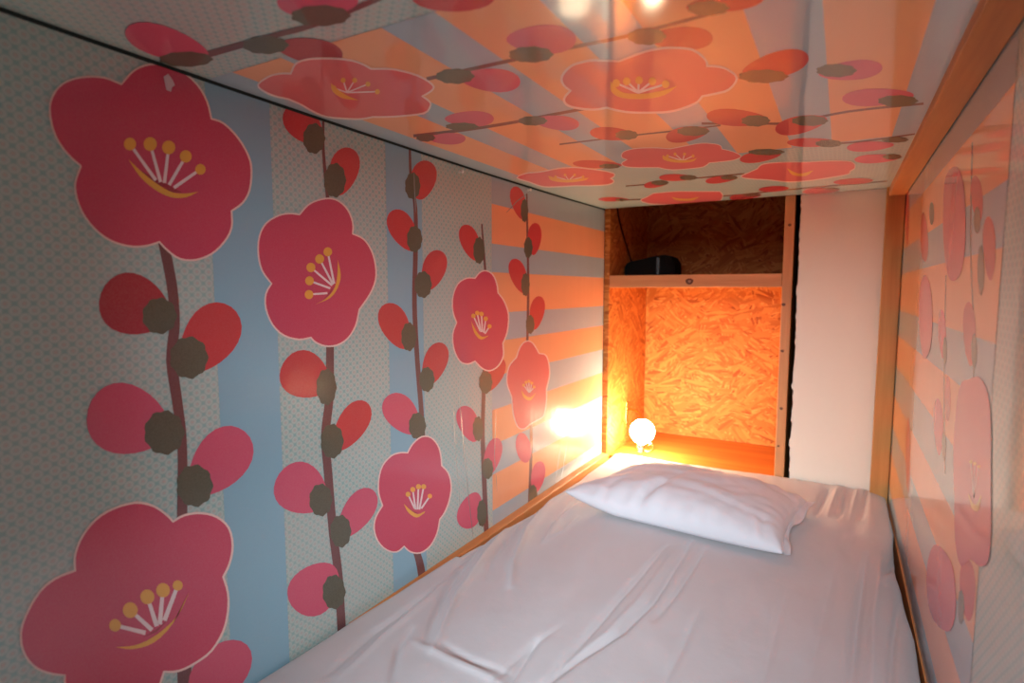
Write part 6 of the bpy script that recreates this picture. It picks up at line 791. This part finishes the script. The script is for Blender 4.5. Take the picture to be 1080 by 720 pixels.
for j in range(m+1):
    for i in range(n+1):
        u, v = warp(-1+2*i/n), warp(-1+2*j/m)
        top[i, j] = bm.verts.new(pillow_pt(u, v, 1))
        bot[i, j] = top[i, j] if i in (0, n) or j in (0, m) else bm.verts.new(pillow_pt(u, v, -1))
for j in range(m):
    for i in range(n):
        bm.faces.new((top[i, j], top[i+1, j], top[i+1, j+1], top[i, j+1]))
        bm.faces.new((bot[i, j], bot[i, j+1], bot[i+1, j+1], bot[i+1, j]))
finish(bm, 'pillowcase', M['pillow'], root, True)
# open hem of the case standing out past the right end
bm = bmesh.new(); rows = []
for k in range(7):
    row = []
    for j in range(41):
        v = -1+2*j/40
        p = pillow_pt(1, v*.98, 1)
        ca, sa = math.cos(PA), math.sin(PA)
        out = (k-1)*.0045*(.5+.5*max(0, v)**.7+.2*math.sin(v*5))
        q = p+Vector((out*ca, out*sa, 0))
        q.z += .0045*math.sin(v*9+k*.5)*(k/6)+.012*(k/6)*max(0, v-.35)
        q.z = max(q.z, PC.z+H+.004)
        row.append(q)
    rows.append(row)
for lay in (0, .0035):
    vv = [[bm.verts.new(q+Vector((0, 0, lay))) for q in r] for r in rows]
    for a, b in zip(vv, vv[1:]):
        for k in range(40): bm.faces.new((a[k], a[k+1], b[k+1], b[k]))
    if lay == 0: v0 = vv
for k in range(40): bm.faces.new((v0[-1][k], v0[-1][k+1], vv[-1][k+1], vv[-1][k]))
finish(bm, 'hem', M['pillow'], root, True)

# ------------------------------------------------------------------ shelf unit at the head of the bunk
su = thing('shelf_unit', 'open two-compartment shelf unit of strand board and pine at the head of the bed', 'shelf unit', (-.446, 2.23, -.719))
bm = bmesh.new(); box(bm, -.756, -.136, 2.467, 2.485, -.719, .44, bev=.001); finish(bm, 'back_panel', M['osb'], su)
bm = bmesh.new(); box(bm, -.757, -.737, 2.0015, 2.466, -.719, .44, bev=.001)
finish(bm, 'side_panel', M['osb_side'], su)
bm = bmesh.new(); box(bm, -.1545, -.1365, 2.021, 2.466, -.719, .44, bev=.001); finish(bm, 'side_panel', M['birch'], su)
bm = bmesh.new(); box(bm, -.7365, -.155, 2.03, 2.466, -.640, -.620, bev=.001); finish(bm, 'bottom_board', M['ply'], su)
bm = bmesh.new(); box(bm, -.7365, -.155, 2.021, 2.466, .018, .038, bev=.001); finish(bm, 'shelf_board', M['ply'], su)
bm = bmesh.new(); box(bm, -.756, -.137, 2.0015, 2.466, .4405, .458, bev=.001); finish(bm, 'top_board', M['ply'], su)
def knots(bm, spots, y, mi=1):
    for x, z, r in spots:
        for rr, mm, off in ((r, mi, .0003), (r*.42, mi+1, .0006)):
            vs = [bm.verts.new((x+rr*(1.25+.1*math.sin(3*a))*math.cos(a), y-off, z+H+rr*math.sin(a))) for a in [2*math.pi*k/16 for k in range(16)]]
            f = bm.faces.new(vs); f.material_index = mm
bm = bmesh.new(); box(bm, -.7365, -.1655, 2.002, 2.020, .010, .053, bev=.0015); knots(bm, [(-.451, .030, .0105)], 2.002)
finish(bm, 'front_rail', [M['pine_x'], M['knot'], M['knot_core']], su)
bm = bmesh.new(); box(bm, -.165, -.1365, 2.002, 2.020, -.719, .44, bev=.0015)
knots(bm, [(-.150, .202, .004), (-.158, -.045, .0045), (-.156, -.192, .004), (-.152, -.377, .004), (-.156, -.50, .003)], 2.002)
finish(bm, 'front_stile', [M['pine_z'], M['knot'], M['knot_core']], su)

# lamp fixed to the side of the lower compartment
BX, BY, BZ = -.615, 2.04, -.517
lamp = thing('wall_lamp', 'small lamp with a glowing round bulb on a metal bracket in the lower compartment', 'lamp', (-.735, 2.19, -.60))
bm = bmesh.new(); box(bm, -.7368, -.7325, 2.208, 2.236, -.552, -.448, bev=.0012)
for z in (-.465, -.535): lathe(bm, (-.7325, 2.222, z), [(.0045, 0), (.004, .0025), (.0015, .0032)], 12, 'x')
finish(bm, 'mounting_plate', M['brass'], lamp)
bm = bmesh.new()
tube(bm, spline([(-.7335, 2.222, -.478), (-.706, 2.215, -.478), (-.672, 2.195, -.488), (-.645, 2.150, -.520), (-.628, 2.085, -.578), (-.626, 2.058, -.588)]), .0042, 10)
finish(bm, 'arm', M['brass'], lamp, True)
bm = bmesh.new()
lathe(bm, (-.620, 2.042, 0), [(.010, -.598), (.0155, -.596), (.0165, -.590), (.0145, -.586), (.0165, -.582), (.0165, -.574), (.0145, -.568), (.0145, -.5615)], 24)
finish(bm, 'socket', M['chrome'], lamp, True)
bm = bmesh.new()
tube(bm, spline([(-.606, 2.040, -.588), (-.590, 2.036, -.590), (-.575, 2.034, -.580), (-.571, 2.034, -.565), (-.580, 2.034, -.558), (-.586, 2.034, -.566)]), .0038, 10)
finish(bm, 'switch_lever', M['brass'], lamp, True)
bm = bmesh.new(); R = .044; prof = []
for k in range(1, 24):
    a = math.pi*k/24; prof.append((R*math.sin(a), -R*math.cos(a)))
prof = [p for p in prof if p[1] > -.0420]
lathe(bm, (BX, BY, BZ), prof, 32)
b = finish(bm, 'bulb', M['bulb'], lamp, True); b['label'] = 'glowing round glass bulb'

# black box on the upper shelf with its lead
ad = thing('power_adapter', 'black plastic box with a lead on the upper shelf', 'adapter', (-.63, 2.2, .038))
bm = bmesh.new()
prof = [(-.722, .040), (-.729, .046), (-.731, .085), (-.722, .103), (-.705, .109), (-.60, .130), (-.575, .131), (-.553, .122), (-.540, .100), (-.538, .050), (-.545, .040)]
f0 = [bm.verts.new((x, 2.145, z+H)) for x, z in prof]; f1 = [bm.verts.new((x, 2.255, z+H)) for x, z in prof]
bm.faces.new(f0); bm.faces.new(f1)
for k in range(len(prof)): bm.faces.new((f0[k], f0[(k+1) % len(prof)], f1[(k+1) % len(prof)], f1[k]))
bmesh.ops.bevel(bm, geom=[e for e in bm.edges if e.calc_length() < .2 and abs(e.verts[0].co.y-e.verts[1].co.y) < 1e-5], offset=.005, segments=2, affect='EDGES')
finish(bm, 'body', M['black'], ad)
bm = bmesh.new()
box(bm, -.606, -.592, 2.1415, 2.1455, .045, .122, bev=.001)
s = finish(bm, 'ridge', M['black2'], ad); s['label'] = 'glossy vertical ridge on the front'
bm = bmesh.new()
tube(bm, spline([(-.712, 2.20, .100), (-.722, 2.19, .125), (-.728, 2.17, .165), (-.731, 2.13, .21), (-.732, 2.08, .27), (-.732, 2.05, .34), (-.732, 2.05, .42)]), .0026, 8)
finish(bm, 'cable', M['black'], ad, True)

# white push pins holding the paper
def pin(y, z, label):
    r = thing('push_pin', label, 'push pin', (XL+.001, y, z), 'white push pins in the left wall')
    bm = bmesh.new(); lathe(bm, (XL+.0012, y, z), [(.0028, 0), (.003, .001), (.0022, .003), (.0020, .006), (.0036, .0085), (.0038, .0105), (.0018, .0115)], 16, 'x')
    finish(bm, 'head', M['pin'], r, True)
pin(1.407, .272, 'white push pin above the topmost bud on the striped part of the left wall')
pin(1.082, .264, 'white push pin near the ceiling on the lace patterned part of the left wall')

# ------------------------------------------------------------------ light
sc = bpy.context.scene
w = bpy.data.worlds.new('room_daylight'); sc.world = w; w.use_nodes = True
bg = w.node_tree.nodes['Background']; bg.inputs[0].default_value = (.74, .90, 1.0, 1); bg.inputs[1].default_value = .05
la = bpy.data.lights.new('window_daylight', 'AREA'); la.shape = 'RECTANGLE'; la.size = .8; la.size_y = .6
la.energy = 160; la.color = (.74, .92, 1.0)
lo = bpy.data.objects.new('window_daylight', la); C.objects.link(lo)
lo.location = ((.2, -1.6, .62)[0], (.2, -1.6, .62)[1], (.2, -1.6, .62)[2]+H)
lo.rotation_euler = (Vector((-.28, 1.3, H-.6))-lo.location).to_track_quat('-Z', 'Y').to_euler()

# ------------------------------------------------------------------ camera
cd = bpy.data.cameras.new('camera'); cam = bpy.data.objects.new('camera', cd); C.objects.link(cam)
cd.sensor_width = 36; cd.lens = 606/1080*36; cd.clip_start = .02; cd.dof.use_dof = True; cd.dof.focus_distance = 1.1; cd.dof.aperture_fstop = 3.4
r = Vector((0.86803276, 0.49650692, 0)); u = Vector((-0.04406858, 0.07704418, 0.99605329)); d = Vector((-0.49454736, 0.86460689, -0.08875722))
mt = Matrix((r, u, -d)).transposed().to_4x4(); mt.translation = Vector((0, 0, H)); cam.matrix_world = mt
sc.camera = cam
vs = sc.view_settings; vs.view_transform = 'Standard'; vs.look = 'None'; vs.gamma = 1; vs.use_curve_mapping = False
vs.exposure = 0.02
